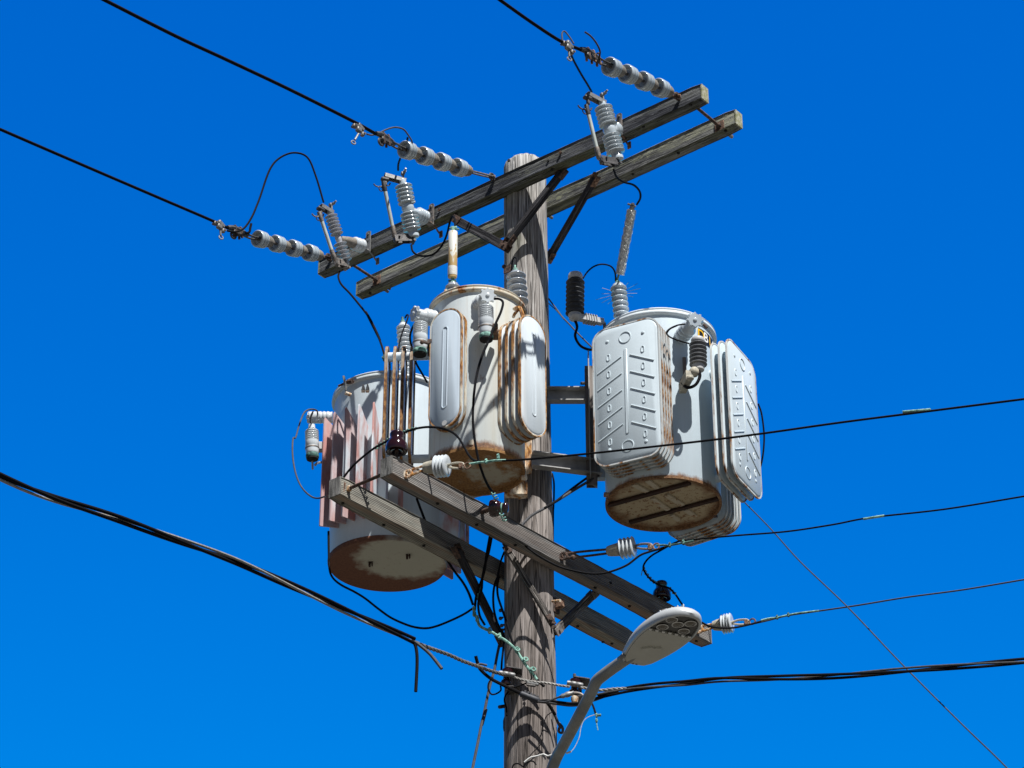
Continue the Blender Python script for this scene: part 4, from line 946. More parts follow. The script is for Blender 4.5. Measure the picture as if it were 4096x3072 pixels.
sa4, m4x, l4 = arrester('dark-skirted surge arrester standing left of the right transformer lid', at('j', 225, 215, -.30), at('j', 220, 575, -.30), .0540, 8, .5, M['poly_black'], 0, False, style='poly')
sa5, m5x, l5 = arrester('grey-skirted surge arrester with a strap loop on the front of the right tank', at('j', 1308, 785, -.550), at('j', 1312, 1025, -.550), .0490, 6, .5, M['poly_grey'], 0, False, style='poly')
# brackets of the arresters
m = MB(); m.box((0, 0, 0), (.03, .13, .03), M=frame(at('e', 1330, 905, -.78), (0, 0, 1)), bev=.003); m.cyl(at('e', 1305, 905, -.80), at('e', 1362, 890, -.83), .007, 8); m.ball(at('e', 1345, 898, -.83), .012, seg=8); m.build('bracket', M['rust'], sa1)
m = MB(); m.cyl(at('e', 515, 1015, -.72), at('e', 590, 1035, -.70), .007, 8); m.ball(at('e', 520, 1020, -.72), .013, seg=8); m.box((0, 0, 0), (.03, .14, .03), M=frame(at('e', 608, 1080, -.60), (0, 0, 1)), bev=.003); m.build('bracket', M['dark_rust'], sa2)
m = MB(); m.box((0, 0, 0), (.06, .045, .055), M=frame(at('h', 345, 245, .24), (0, 0, 1)), bev=.006); m.cyl(at('h', 275, 400, .22), at('h', 278, 490, .22), .006, 8); m.tube([at('h', 300, 450, .22), at('h', 330, 420, .22), at('h', 385, 412, .25)], .007, 6, 3); m.build('bracket', M['plastic_grey'], sa3)
m = MB(); a0 = at('j', 225, 590, -.31); a1 = at('j', 452, 635, -.22); Mx = frame(a0, a1 - a0, (0, 0, 1)); Lb = (a1 - a0).length
m.prism([(-.016, -.018), (.016, -.018), (.016, .018), (-.016, .018)], 0, Lb + .014, M=Mx, bev=.004); m.ball(a0, .036, seg=12, sc=(1, 1, .7))
for k in range(5): m.prism(rrect(.056, .050, .01), Lb * .36 + k * .017, Lb * .36 + k * .017 + .004, M=Mx)
m.build('bracket', M['plastic_grey'], sa4)
MB().tube([at('j', 450, 640, -.22), at('j', 480, 650, -.2), at('j', 486, 730, -.17)], .010, 6, 3).build('arm_strap', M['mount_dark'], sa4)
m = MB(); m.prism([(-.03, -.02), (.03, -.02), (.024, .02), (-.024, .02)], 0, .16, M=frame(at('j', 1235, 1105, -.62), (-.2, 1, 0), (0, 0, 1)), bev=.004)
m.ball(at('j', 1275, 1080, -.60), .03, seg=10); m.ball(at('j', 1240, 1135, -.62), .022, seg=10, sc=(1, 1, .7)); m.build('bracket', M['cream_cap'], sa5)
MB(frame(at('j', 1190, 1020, -.41), (0, 0, 1))).box((0, 0, -.02), (.020, .014, .14), bev=.002).build('mount_bar', M['mount_dark'], sa5)
MB().tube([at('j', 1315, 1065, -.60), at('j', 1325, 1120, -.60), at('j', 1290, 1190, -.60), at('j', 1225, 1218, -.58), at('j', 1180, 1190, -.54), at('j', 1165, 1150, -.48)], .0095, 6).build('strap_loop', M['cable'], sa5)
MB().tube([at('j', 215, 610, -.30), at('j', 240, 680, -.30), at('j', 222, 760, -.30), at('j', 262, 840, -.25), at('j', 330, 878, -.15), at('j', 385, 882, -.06)], .0080, 6).build('ground_lead', M['cable'], sa4)

# ------------------------------------------------------------------ sleeve fuses between cutouts and bushings
t = thing('sleeve_fuse', 'peeling yellow and white tube fuse standing on the middle transformer', 'tube fuse', at('d', 1130, 1150, -.40), 'tube fuses above the bushings')
b, a = at('d', 1132, 1135, -.40), at('d', 1140, 625, -.45); Mx = frame(b, a - b); L = (a - b).length
MB(Mx).lathe([(.010, -.002), (.0255, .0), (.0262, .03), (.0262, L - .006), (.022, L)], seg=24).build('tube', M['fuse_yellow'], t)
MB(Mx).lathe([(.0266, .012), (.0272, .02), (.0272, .060), (.0266, .066)], seg=24, cap0=False, cap1=False).build('tape_band', M['white_tape'], t)
m = MB(Mx); m.lathe([(.012, L), (.012, L + .018), (.008, L + .03)], seg=10); m.box((.004, 0, L + .022), (.036, .02, .018), bev=.004); m.cyl((-.02, 0, L + .02), (.034, -.004, L + .012), .006, 8); m.build('terminal', M['verd'], t)
m = MB(Mx); m.cyl((0, 0, 0), (0, 0, -.035), .006, 8); m.box((0, 0, -.02), (.045, .012, .012), bev=.003); m.build('lower_stud', M['verd_dark'], t)
t = thing('sleeve_fuse', 'crinkled clear-wrapped tube fuse hanging above the right transformer bushing', 'tube fuse', at('r', 1320, 1520, -.12), 'tube fuses above the bushings')
b, a = at('r', 1325, 1520, -.12), at('r', 1457, 800, -.30); Mx = frame(b, a - b); L = (a - b).length; m = MB(Mx); rg = random.Random(5); rings = []
for i in range(46):
    z = L * i / 45; rings.append([m.v(((.0265 + rg.uniform(-.0022, .0028)) * math.cos(2 * math.pi * k / 22), (.0265 + rg.uniform(-.0022, .0028)) * math.sin(2 * math.pi * k / 22), z)) for k in range(22)])
for p, q in zip(rings, rings[1:]):
    for k in range(22): m.f([p[k], p[(k + 1) % 22], q[(k + 1) % 22], q[k]])
m.f(rings[0][::-1]); m.f(rings[-1]); m.build('wrapped_tube', M['wrap'], t, sharp=25)
m = MB(Mx); m.lathe([(.016, L), (.014, L + .015), (.009, L + .04)], seg=10); m.cyl((-.03, 0, L + .03), (.02, 0, L + .022), .006, 8); m.ball((0, 0, L + .03), .013, seg=8); m.build('terminal', M['galv_dark'], t)
m = MB(Mx); m.cyl((-.006, 0, 0), (-.010, 0, -.04), .006, 8); m.build('lower_stud', M['verd_dark'], t)
ktop1 = a + (a - b).normalized() * .03
t = thing('sleeve_fuse', 'short white taped tube fuse lying level left of the rusty edge-on panels', 'tube fuse', at('g', 1110, 635, .0), 'tube fuses above the bushings')
b, a = at('g', 1112, 636, -.40), at('g', 1215, 640, -.30); MB(frame(b, a - b)).lathe([(.012, -.004), (.022, .0), (.025, .012), (.026, (a - b).length)], seg=18).build('tube', M['white_tape'], t)
m = MB(); m.box((0, 0, 0), (.03, .022, .040), M=frame(at('g', 1085, 640, -.40), (0, 0, 1)), bev=.005); m.cyl(at('g', 1045, 640, -.40), at('g', 1100, 630, -.40), .008, 8); m.cyl(at('g', 1080, 685, -.40), at('g', 1082, 650, -.40), .007, 8); m.build('terminal', M['verd_dark'], t)

# ------------------------------------------------------------------ cluster mount (steel channels carrying the tanks)
t = thing('cluster_mount', 'zinc steel channel brackets tying the three transformers to the pole', 'bracket', (0, 0, 8.1))
def channel(a, b, h, w, parent, mat, name='channel_beam'):
    d = (b - a); L = d.length; Mx = frame(a, d, (0, 0, 1)); m = MB(Mx)      # local x = up
    m.box((0, -w / 2 + .003, L / 2), (h, .006, L)); m.box((h / 2 - .003, 0.0035, L / 2), (.0058, w - .007, L)); m.box((-h / 2 + .003, 0.0035, L / 2), (.0058, w - .007, L))
    return m.build(name, mat, parent)
ua, ub = at('j', 0, 1295, -.08), at('j', 330, 1272, -.08); ub.z = ua.z = (ua.z + ub.z) / 2
channel(Vector((.02, ua.y, ua.z)), ub + Vector((.05, 0, 0)), .088, .05, t, M['mount'])
la, lb = at('D', 1150, 1003, -.20), at('D', 1275, 1001, -.10); la.z = lb.z = (la.z + lb.z) / 2
channel(la, lb + Vector((.06, 0, 0)), .090, .05, t, M['mount'])
upA, upB = at('j', 352, 1040, -.10), at('k', 372, 985, -.10); upA.x = upB.x
channel(Vector((upA.x, -.10, upB.z)), Vector((upA.x, -.10, upA.z)), .040, .06, t, M['mount_dark'], 'upright')
MB(frame(at('j', 345, 1350, -.12), (0, 0, 1))).box((.0, .0, -.08), (.006, .075, upA.z - upB.z + .04), bev=.001).build('upright', M['mount'], t)
MB().cyl(at('j', 275, 1180, -.12), at('j', 330, 1178, -.1), .009, 8).build('bolt', M['galv_dark'], t)
MB(frame(at('k', 440, 860, -.05), (0, 0, 1))).box((0, 0, 0), (.12, .05, .09), bev=.003).build('tank_hanger', M['right_paint'], t)
MB(frame(at('k', 390, 950, -.10), (0, -1, 0), (1, 0, 0))).prism([(-.018, .04), (.018, .04), (.018, -.04), (-.018, -.01)], 0, .006).build('gusset', M['mount'], t)
# plate and box behind the middle tank
MB(frame(at('i', 1690, 900, -.17), (0, 0, 1), (.9, -.3, 0))).box((0, 0, 0), (.046, .01, .22), bev=.002).build('upright', M['lug_rust'], t)
MB(frame(at('i', 1625, 1150, -.17), (0, 0, 1), (.9, -.3, 0))).box((0, 0, 0), (.05, .02, .24), bev=.003).build('tank_hanger', M['lug_rust'], t)
MB(frame(at('l', 730, 150, -.20), (0, 0, 1))).box((0, .01, .0), (.125, .05, .085), bev=.003).build('tank_hanger', M['lug_rust'], t)
MB(frame(at('l', 730, 290, -.15), (0, 0, 1))).box((0, 0, .01), (.10, .03, .09), bev=.003).build('shadowed_step', M['recess'], t) if False else None
for zz in (8.25, 8.72):
    a = Vector((0, .06, zz)); b = Vector((CL[0], CL[1], zz)); b = b + (a - b).normalized() * (rL - .01); channel(a, b, .088, .05, t, M['mount'])
    a = Vector((0, -.08, zz)); b = Vector((CM[0], CM[1], zz)); b = b + (a - b).normalized() * (rM - .01); channel(a, b, .088, .05, t, M['mount'])

# ------------------------------------------------------------------ jumpers and leads
JG = 'jumper leads between line, cutouts and transformers'
def q(zone, *pts): return [(zone, *p) for p in pts]
def path(items, Y0, Y1):
    n = len(items) - 1; return [at(i[0], i[1], i[2], i[3] if len(i) > 3 else Y0 + (Y1 - Y0) * k / n) for k, i in enumerate(items)]
W = lambda items, Y0, Y1, r, mat, label, cat='wire', group=JG, name='jumper_wire': wire(name, path(items, Y0, Y1), r, mat, label, cat, group)
W(q('b', (768, 420), (790, 480), (850, 590), (905, 680), (938, 738)), h1.y, k1t.y, .0062, 'cable', 'short straight jumper from the right tap clamp down to the right cutout')
W(q('b', (703, 330), (700, 270), (720, 252), (755, 290), (795, 352)), h1.y, h1.y + .02, .0042, 'cable_grey', 'small wire loop standing up from the right tap clamp')
W(q('b', (885, 258), (930, 290), (975, 345), (1005, 410), (1000, 465)), c1a.y - .05, c1a.y + .1, .0050, 'cable_grey', 'free curling wire tail above the right strain clamp')
W(q('a', (740, 378), (800, 388), (880, 362), (960, 325), (1050, 302), (1140, 322), (1195, 385), (1238, 460), (1225, 505), (1180, 515), (1060, 480)), c2a.y - .02, c2a.y + .25, .0048, 'cable_grey', 'grey wire curling over the middle strain clamp')
W(q('a', (1190, 420), (1180, 470), (1150, 560), (1112, 640), (1088, 710), (1085, 775)), c2a.y + .18, k2t.y, .0062, 'cable', 'short jumper dropping behind the middle string to the middle cutout')
W(q('c', (300, 340), (390, 352), (470, 325), (530, 260), (585, 165), (625, 70)) + q('D', (562, 425), (582, 368), (603, 342), (634, 330), (664, 340), (682, 380), (699, 437)), c3a.y, k3t.y, .0062, 'cable', 'tall looping jumper from the left line over to the left cutout')
W(q('c', (500, 370), (545, 355), (558, 300), (567, 262)), c3a.y + .1, c3a.y + .1, .0075, 'cable', 'stubby black cable end by the left strain clamp')
W(q('b', (1115, 1365), (1140, 1425), (1195, 1464), (1275, 1488), (1322, 1535), (1330, 1592), (1302, 1645)), k1b.y, -.30, .0062, 'cable', 'curved lead from the right cutout down to the crinkled tube fuse')
W(q('d', (678, 775), (692, 840), (745, 884), (840, 897), (935, 868), (1020, 775), (1072, 655), (1105, 520), (1135, 458), (1158, 485), (1162, 560)), k2b.y, -.45, .0062, 'cable', 'sagging lead from the middle cutout to the yellow tube fuse')
W(q('c', (1545, 790), (1530, 850), (1562, 932), (1650, 1025), (1735, 1125), (1850, 1272), (1930, 1410), (1990, 1550)) + q('g', (870, 140), (935, 250), (995, 385), (1040, 500), (1072, 612)), k3b.y, -.40, .0062, 'cable', 'long lead from the left cutout down to the white taped fuse')
W(q('e', (1508, 275), (1515, 150), (1530, 95), (1550, 82), (1568, 110), (1562, 185)), -.2, -.30, .0045, 'cable', 'small hooked lead on top of the bushing beside the pole')
W(q('j', (292, 252), (330, 195), (385, 148), (455, 126), (530, 140), (568, 180), (580, 235), (580, 275)), -.30, -.12, .0048, 'cable', 'arched lead from the dark arrester over to the right transformer bushing')
W(q('j', (1195, 655), (1130, 665), (1070, 690), (1035, 720), (1035, 745), (1070, 775), (1150, 805), (1232, 828)), -.56, -.60, .0045, 'cable', 'lead looping from the right tank knob to the grey arrester')
W(q('j', (1125, 668), (1060, 700), (1030, 745), (1012, 780)), -.56, -.42, .0045, 'cable', 'lead passing from the right tank knob behind the herringbone panel')
W(q('e', (1318, 540), (1365, 540), (1405, 560), (1415, 600), (1390, 690), (1345, 790), (1300, 900), (1250, 1020), (1185, 1170), (1130, 1360), (1098, 1560)) + q('i', (1086, 350, -.88), (1083, 500, -.88), (1098, 680, -.87), (1130, 870, -.86), (1165, 1010, -.84), (1215, 1150, -.76), (1270, 1255, -.66), (1318, 1305, -.58)), -.84, -1.02, .0068, 'cable', 'black lead hanging down the front of the middle tank to the brown spool')
W(q('g', (1300, 200), (1320, 165), (1335, 175), (1320, 230), (1270, 360), (1240, 470), (1228, 560), (1215, 700), (1222, 850), (1232, 1050), (1240, 1230), (1250, 1340)), .30, .15, .0048, 'cable', 'thin lead from the tall left bushing passing behind the edge-on panels')
W(q('g', (1425, 240), (1385, 300), (1358, 380), (1358, 450), (1380, 540), (1420, 690), (1480, 800), (1545, 910)), -.60, -.2, .0060, 'cable', 'black lead from the left hand knob down behind the middle tank')
W(q('g', (335, 1270), (325, 1225), (280, 1208), (220, 1218), (175, 1262), (130, 1380), (90, 1520)) + q('h', (62, 150), (55, 300), (75, 470), (120, 620), (185, 725), (270, 795), (340, 810), (415, 790)), .25, -.75, .0046, 'cable_grey', 'grey lead bulging out at the far left beside the pink fins')
W(q('g', (285, 1230), (262, 1270), (252, 1340), (265, 1395), (295, 1410)), .24, .20, .0042, 'cable', 'short lead from the far left bushing to its arrester')
W(q('h', (285, 30), (280, 110), (262, 200), (258, 240)), .17, .17, .0042, 'cable', 'dark strap down the face of the far left arrester')

# lower lines to the right: dead-end insulators, and pin insulators with tie wires
def deadend(zone, eye, cap0, bell1, tail, Y, mat_link, label, capmat='cream_cap', white=True, longlink=False):
    """eye on the arm, cap start, bell end, tail hook: photo points"""
    E = at(zone, *eye, Y); dirn = Vector((LINE_R.x, LINE_R.y, 0))
    P = [onplane(zone, *p, E, dirn) for p in (cap0, bell1, tail)]; ax = (P[1] - P[0]).normalized(); L = (P[1] - P[0]).length
    t = thing('dead_end_insulator', label, 'insulator', E, 'dead-end insulators on the lower front crossarm')
    Mx = frame(P[0], ax)
    MB(Mx).lathe([(.014, 0), (.026, .006), (.030, .02), (.036, L * .40), (.038, L * .44), (.030, L * .46)], seg=22).build('cap', M[capmat], t)
    bp = [(.030, L * .44)]
    for k in range(4):
        z = L * (.50 + .135 * k); bp += [(.034, z - .004), (.054, z), (.058, z + .004), (.054, z + .008), (.036, z + .011)]
    bp += [(.022, L * .97), (.008, L * .97)]
    MB(Mx).lathe(bp, seg=28).build('bell', M['porc_white'], t, sharp=60)
    m = MB(); side = Vector((0, 0, 1)).cross(ax).normalized(); up = ax.cross(side).normalized() * -1
    for s in (-1, 1): m.tube([P[1] + side * s * .004 - ax * .01, P[1].lerp(P[2], .3) + up * s * .014, P[1].lerp(P[2], .7) + up * s * .014, P[2] - ax * .02 + up * s * .005], .0062, 6, 4)
    m.build('link', M['cream_cap' if mat_link != 'dark_rust' else 'galv_dull'], t)
    m = MB(); m.box((0, 0, 0), (.022, .022, .035), M=frame(P[2] - ax * .035, (0, 0, 1), ax), bev=.004); m.ring(P[2], side, .017, .005); m.build('hook', M[mat_link if mat_link != 'dark_rust' else 'rust'], t)
    m = MB()
    for s in (-1, 1): m.tube([E + up * s * .012, E.lerp(P[0], .4) + up * s * .015, P[0] + up * s * .012 + ax * .004], .0068, 6, 3)
    m.ball(E.lerp(P[0], .22) + up * .014, .015, seg=8) if longlink else None
    m.ring(E, side, .020, .008); m.cyl(E, E + Vector((-.76, .65, 0)) * .05, .012, 8); m.build('eye_link', M['dark_rust' if longlink else 'lug_rust'], t)
    return t, P[2], E
def arm3Y(zone, x, y):
    s = -1 if (A3.to_3x3() @ Vector((0, 1, 0))).dot(Vector((.76, -.65, 0))) < 0 else 1
    qq = armx(A3, zone, x, y, s * .044); return (A3 @ qq).y
de1, t1, e1 = deadend('h', (1335, 540), (1500, 475), (1780, 450), (1990, 450), arm3Y('h', 1335, 540) - .02, 'rust', 'white ribbed dead-end insulator on the lower front crossarm, under the middle tank')
de2, t2, e2 = deadend('n', (120, 385), (500, 345), (755, 300), (940, 300), arm3Y('n', 120, 385) - .02, 'dark_rust', 'dead-end insulator on a long rusty link, below the right transformer', longlink=True)
de3, t3, e3 = deadend('n', (1320, 1035), (1435, 1005), (1615, 975), (1790, 965), arm3Y('n', 1320, 1040) - .02, 'rust', 'white ribbed dead-end insulator at the right end of the lower front crossarm, beside the lamp')
def rline(zone, pts, E, k=8): 
    P = lineplane(zone, pts, E, LINE_R); v = (P[-1] - P[-2]).normalized(); return P + [P[-1] + v * (k * i / 4) + Vector((0, 0, .004 * (k * i / 4) ** 2)) for i in range(1, 5)]
RG = 'lower lines running off to the right'
L1p = rline('D', [(1085, 995), (1140, 992), (1260, 981), (1400, 966), (1540, 950), (1650, 936), (1820, 912), (2000, 889), (2212, 862), (2300, 851)], t1)
wire('overhead_line', L1p, .0056, 'cable', 'black overhead line passing in front of the right transformer', 'overhead line', RG)
L2p = rline('D', [(1480, 1168), (1520, 1163), (1600, 1156), (1700, 1148), (1800, 1133), (1880, 1118), (2040, 1100), (2212, 1072), (2300, 1058)], t2)
wire('overhead_line', L2p, .0048, 'cable', 'black overhead line just below the right transformer panels', 'overhead line', RG)
L3p = rline('D', [(1620, 1349), (1660, 1340), (1700, 1330), (1760, 1321), (1850, 1308), (1960, 1290), (2080, 1274), (2212, 1252), (2300, 1238)], t3)
wire('overhead_line', L3p, .0048, 'wire_thin', 'thin overhead line leaving the right end of the lower crossarm', 'overhead line', RG)
def green(name, pts, r, label, lumps=(), lr=.016, mat='verd', cat='connector', group='green corroded connectors', lmat=None):
    t = thing(name, label, cat, pts[0], group); MB().tube(pts, r, 8, 5).build('wire', M[mat], t)
    for p in lumps:
        m = MB(frame(p, (0.05, .1, 1), (1, -.3, 0))); m.box((0, 0, 0), (lr * 1.1, lr * 1.3, lr * 2.0), bev=lr * .3); m.cyl((0, -lr * .9, lr * .6), (0, lr, lr * .6), lr * .42, 8); m.cyl((0, 0, -lr), (0, 0, lr * 1.5), lr * .34, 6); m.build('split_bolt', M[lmat or mat], t)
    return t
gp = lineplane('i', [(1045, 985), (1150, 968), (1230, 960), (1340, 945), (1450, 943)], t1, LINE_R)
green('wire_splice', gp, .0060, 'green splice with two bolts on the line under the middle tank', [gp[2], gp[3] + Vector((.01, 0, .02))], .0125)
gp = lineplane('n', [(940, 293), (1000, 288), (1060, 290), (1180, 268), (1270, 250)], t2, LINE_R)
green('wire_splice', gp, .0055, 'green splice with two bolts below the right transformer', [gp[2], gp[3]], .0125, 'verd_dark')
gp = lineplane('n', [(1870, 955), (1940, 938), (2010, 930), (2110, 908), (2212, 890), (2380, 870)], t3, LINE_R)
green('wire_splice', gp, .0062, 'green splice with two bolts on the thin line right of the lamp', [gp[2], gp[3]], .0115, lmat='verd_dark')
gp = lineplane('D', [(1950, 890), (1985, 887), (2010, 885)], t1, LINE_R)
wire('wire_wrap', gp, .0072, 'verd', 'short green wrap on the line at the right edge', 'connector', 'green corroded connectors')
gp = lineplane('D', [(1865, 1121), (1890, 1117), (1910, 1114)], t2, LINE_R)
wire('wire_wrap', gp, .0066, 'verd', 'short green wrap on the second line to the right', 'connector', 'green corroded connectors')

def pin_insulator(zone, x, y, Y, label, tilt=None, r=.0435, pin=True, dn=.06, mat='porc_brown'):
    """x, y: centre of the skirt rim; stands on a pin"""
    p = at(zone, x, y, Y); t = thing('pin_insulator', label, 'insulator', p, 'brown pin insulators'); Mx = frame(p, tilt or (0, 0, 1))
    kk = r / .0435
    P = [(.014, .016), (.022, -.004), (.026, -.004), (.028, .010), (r * .86, .006), (r * .95, -.003), (r, .004), (r * 1.0, .016), (r * .92, .033), (r * .72, .046), (r * .50, .052), (r * .46, .060), (r * .62, .066), (r * .66, .074), (r * .58, .082), (r * .3, .085), (.003, .085)]; P = [(a_ if a_ > .0285 or a_ == .003 else a_ * kk, b_ * kk) for a_, b_ in P]
    MB(Mx).lathe(P, seg=32, cap0=True).build('shell', M[mat], t, sharp=70)
    MB(Mx).ring((0, 0, .056 * kk), (0, 0, 1), r * .54, .0042, 22, 6).build('tie_ring', M['verd'], t)
    if pin: MB(Mx).cyl((0, 0, -dn), (0, 0, .02), .009, 10).build('pin', M['dark_rust'], t)
    return t, Mx
pi1, x1 = pin_insulator('i', 238, 842, arm3Y('i', 238, 900) + .03, 'glossy brown pin insulator on the left end of the lower front crossarm', r=.057, dn=.045)
pi2, x2 = pin_insulator('n', 990, 758, arm3Y('n', 1000, 800) + .02, 'glossy brown pin insulator above the street lamp on the lower front crossarm', r=.053, dn=.055)
Y = arm3Y('i', 1200, 1500) - .05
pi3, x3 = pin_insulator('l', 460, 370, Y, 'brown spool insulator lying sideways by the pole below the middle tank', tilt=(.85, -.25, -.1), r=.0460, pin=False)
MB().cyl(at('l', 345, 410, Y + .05), at('l', 460, 370, Y), .014, 10).build('pin', M['dark_rust'], pi3)
def coil(pts, r, w, pitch, mat, label, name='tie_wire', group='green tie wires'):
    P = catmull(pts, 8); o = MB().tube(helix(P, r, pitch, 0), w, 5, 1).build(name, M[mat]); return tag(o, label, 'tie wire', group)
c1 = path(q('h', (955, 265), (1000, 235), (1070, 195), (1120, 165)), -.9, -.95); coil(c1, .009, .0034, .022, 'verd', 'green tie wire wrapped on the lead left of the left brown insulator')
c2 = path(q('h', (1240, 110), (1300, 80), (1360, 55), (1430, 38)), -.98, -.95); coil(c2, .009, .0034, .026, 'verd', 'green tie wire wrapped on the lead right of the left brown insulator')
c3 = path(q('n', (825, 490), (850, 540), (900, 600), (940, 625)), .42, .5); coil(c3, .009, .0034, .024, 'verd', 'green tie wire wrapped above the brown insulator by the lamp, left side')
c4 = path(q('n', (1045, 655), (1075, 690), (1115, 725)), .5, .5); coil(c4, .009, .0036, .022, 'verd', 'green tie wire wrapped right of the brown insulator by the lamp')
c5 = path(q('i', (1305, 1300), (1325, 1340), (1345, 1375)), Y - .07, Y - .07); coil(c5, .010, .0038, .016, 'verd', 'green tie wire above the sideways brown spool')
c6 = path(q('i', (1395, 1530), (1420, 1575), (1440, 1620)), Y - .07, Y - .07); coil(c6, .010, .0038, .018, 'verd', 'green tie wire below the sideways brown spool')
W(q('n', (825, 487), (815, 520), (808, 558)), .42, .42, .0022, 'verd', 'tiny loose green wire end left of the brown insulator by the lamp', group='green tie wires', name='tie_wire')
Yp = pi1.matrix_world.translation.y if False else arm3Y('i', 238, 900) - .02
W(q('h', (600, 610, -.82), (690, 490), (790, 390), (950, 262), (1070, 195), (1140, 150), (1240, 108), (1330, 68), (1430, 38), (1560, 22), (1700, 34), (1800, 68), (1880, 128), (1945, 225), (2000, 325), (2060, 390), (2130, 405)) , -.86, t1.y, .0062, 'cable', 'black lead tied to the left brown insulator and arching over to the first lower line')
W(q('l', (620, 510), (700, 640), (850, 795), (1000, 905), (1200, 1010), (1400, 1066), (1580, 1092), (1750, 1075), (1950, 1000), (2100, 890), (2210, 848)) + q('n', (960, 325), (1060, 292)), -.35, t2.y, .0062, 'cable', 'sagging lead running along the front of the lower front crossarm')
W(q('n', (1205, 230), (1120, 262), (1060, 290), (980, 335), (905, 378), (850, 430), (825, 488), (850, 545), (900, 602), (940, 628), (985, 650), (1055, 670), (1110, 725), (1160, 800), (1210, 868), (1270, 925), (1330, 965), (1410, 1005), (1500, 1020), (1620, 1020), (1750, 995), (1880, 960), (1960, 945)), .30, t3.y, .0056, 'cable', 'lead running past the brown insulator and behind the lamp to the last lower line')
W(q('l', (1645, 5), (1500, 90), (1350, 180), (1200, 275), (1050, 365), (900, 450), (780, 568)), -.10, -.30, .0078, 'cable_grey', 'upper of two cables from the right tank down to the lower crossarm')
W(q('l', (1560, 0), (1420, 100), (1300, 190), (1180, 285), (1050, 366)), -.06, -.27, .0068, 'cable', 'lower of two cables from the right tank joining at the pole')
W(q('j', (1842, 1360), (1870, 1440), (1888, 1560)) + q('k', (1895, 560), (1885, 700), (1860, 820), (1800, 1000), (1770, 1060), (1720, 1120)), .25, .35, .0052, 'cable', 'black cable bowing out behind the rightmost cooling panels')
W(q('N', (2980, 2011), (3086, 2119), (3200, 2246), (3389, 2427), (3611, 2660), (3852, 2901), (4028, 3072), (4300, 3360)), .45, -1.5, .0036, 'wire_thin', 'thin steel drop wire falling away to the lower right corner', 'wire', 'thin drop wire', 'drop_wire')
W(q('D', (1185, 645), (1200, 665), (1215, 685), (1232, 703), (1250, 722), (1280, 752)), .12, -.02, .0046, 'cable_grey', 'twisted grey lead between the pole and the right transformer top', group='twisted leads by the pole')
W(q('D', (1185, 655), (1203, 672), (1218, 690)), .10, .05, .003, 'cable_grey', 'short grey strand beside the twisted lead right of the pole', group='twisted leads by the pole')
# cables going down the left side of the pole
PG = 'black cables bundled left of the pole'
W(q('s', (315, 70), (318, 300), (325, 480), (360, 580), (450, 660), (600, 738), (720, 812), (860, 922), (1000, 1022), (1150, 1092), (1270, 1130), (1400, 1142), (1530, 1112), (1700, 1042), (1820, 982), (1918, 918)), .2, -.12, .0062, 'cable', 'long black cable sagging under the left transformer to the green connectors', group=PG)
W(q('h', (1430, 815), (1480, 950), (1560, 1150)) + q('s', (1500, 190), (1600, 345), (1700, 500), (1800, 632), (1865, 750), (1912, 880)), -.02, -.16, .0070, 'cable', 'black cable crossing the lower crossarms below the left transformer', group=PG)
W(q('l', (440, 680), (405, 880), (380, 1060), (330, 1220), (290, 1340), (272, 1500)), -.20, -.16, .0070, 'cable', 'outer of two cables crossing left of the pole to the green connectors', group=PG)
W(q('l', (462, 690), (430, 850), (395, 960), (360, 1120), (352, 1250), (325, 1360), (312, 1440), (330, 1560), (385, 1659)) , -.20, -.17, .0064, 'cable', 'inner of two cables crossing left of the pole', group=PG)
W(q('m', (815, 0), (775, 90), (755, 220), (762, 380), (800, 530), (860, 650), (880, 700)), -.12, -.08, .0062, 'cable', 'cable hanging straight down close to the left edge of the pole', group=PG)
W(q('m', (820, 20), (800, 120), (808, 240), (850, 370), (900, 520), (950, 690), (990, 795)), -.14, -.16, .0062, 'cable', 'cable crossing onto the pole face toward the green run', group=PG)
W(q('l', (600, 850), (560, 960), (540, 1060), (520, 1180), (525, 1300)), -.15, -.15, .0055, 'cable', 'short cable dropping behind the brace at the pole left edge', group=PG)
W(q('m', (872, 730), (862, 850), (850, 960), (845, 1050)), -.08, -.06, .0056, 'cable', 'black cable down to the left spool clamp', group=PG)
gpts = path(q('m', (540, 350), (545, 420), (575, 480), (600, 555), (650, 590), (720, 622), (830, 690), (900, 732), (990, 812), (1060, 912), (1125, 1010), (1190, 1090), (1240, 1160)), -.17, -.19)
gl = path(q('m', (545, 430), (578, 490), (715, 620), (825, 685), (1015, 835), (1100, 955), (1175, 1065)), -.17, -.20)
t = green('green_connector_run', gpts, .0080, 'long run of green corroded splices curving across the pole face', gl, .0155)
for p in path(q('m', (1022, 820), (1115, 930), (1200, 1040)), -.21, -.21): MB().ring(p, (.3, -1, .2), .0115, .0048, 12, 5).build('ring_end', M['verd'], t)
MB().tube(path(q('m', (1238, 1155), (1270, 1190), (1318, 1232)), -.19, -.19), .0075, 8, 3).build('cable_tail', M['cable'], t)
gp = path(q('m', (625, 100), (615, 170), (595, 235), (575, 255)), -.17, -.17)
green('green_connector', gp, .0062, 'green corroded connector left of the pole beside the dark brace', path(q('m', (615, 145), (592, 235)), -.17, -.17), .0120, 'verd_dark', lmat='verd_dark')
for p_, in (): pass
t = thing('connector_stack', 'dark bolted connectors hanging at the left edge of the pole', 'connector', at('m', 845, 580, -.06))
for x, y in ((835, 392), (835, 480), (848, 560), (852, 610)):
    p = at('m', x, y, -.06); m = MB(); m.ball(p, .011, seg=8); m.cyl(p, at('m', x + 25, y - 10, -.05), .006, 6); m.build('bolt', M['galv_dark'], t)
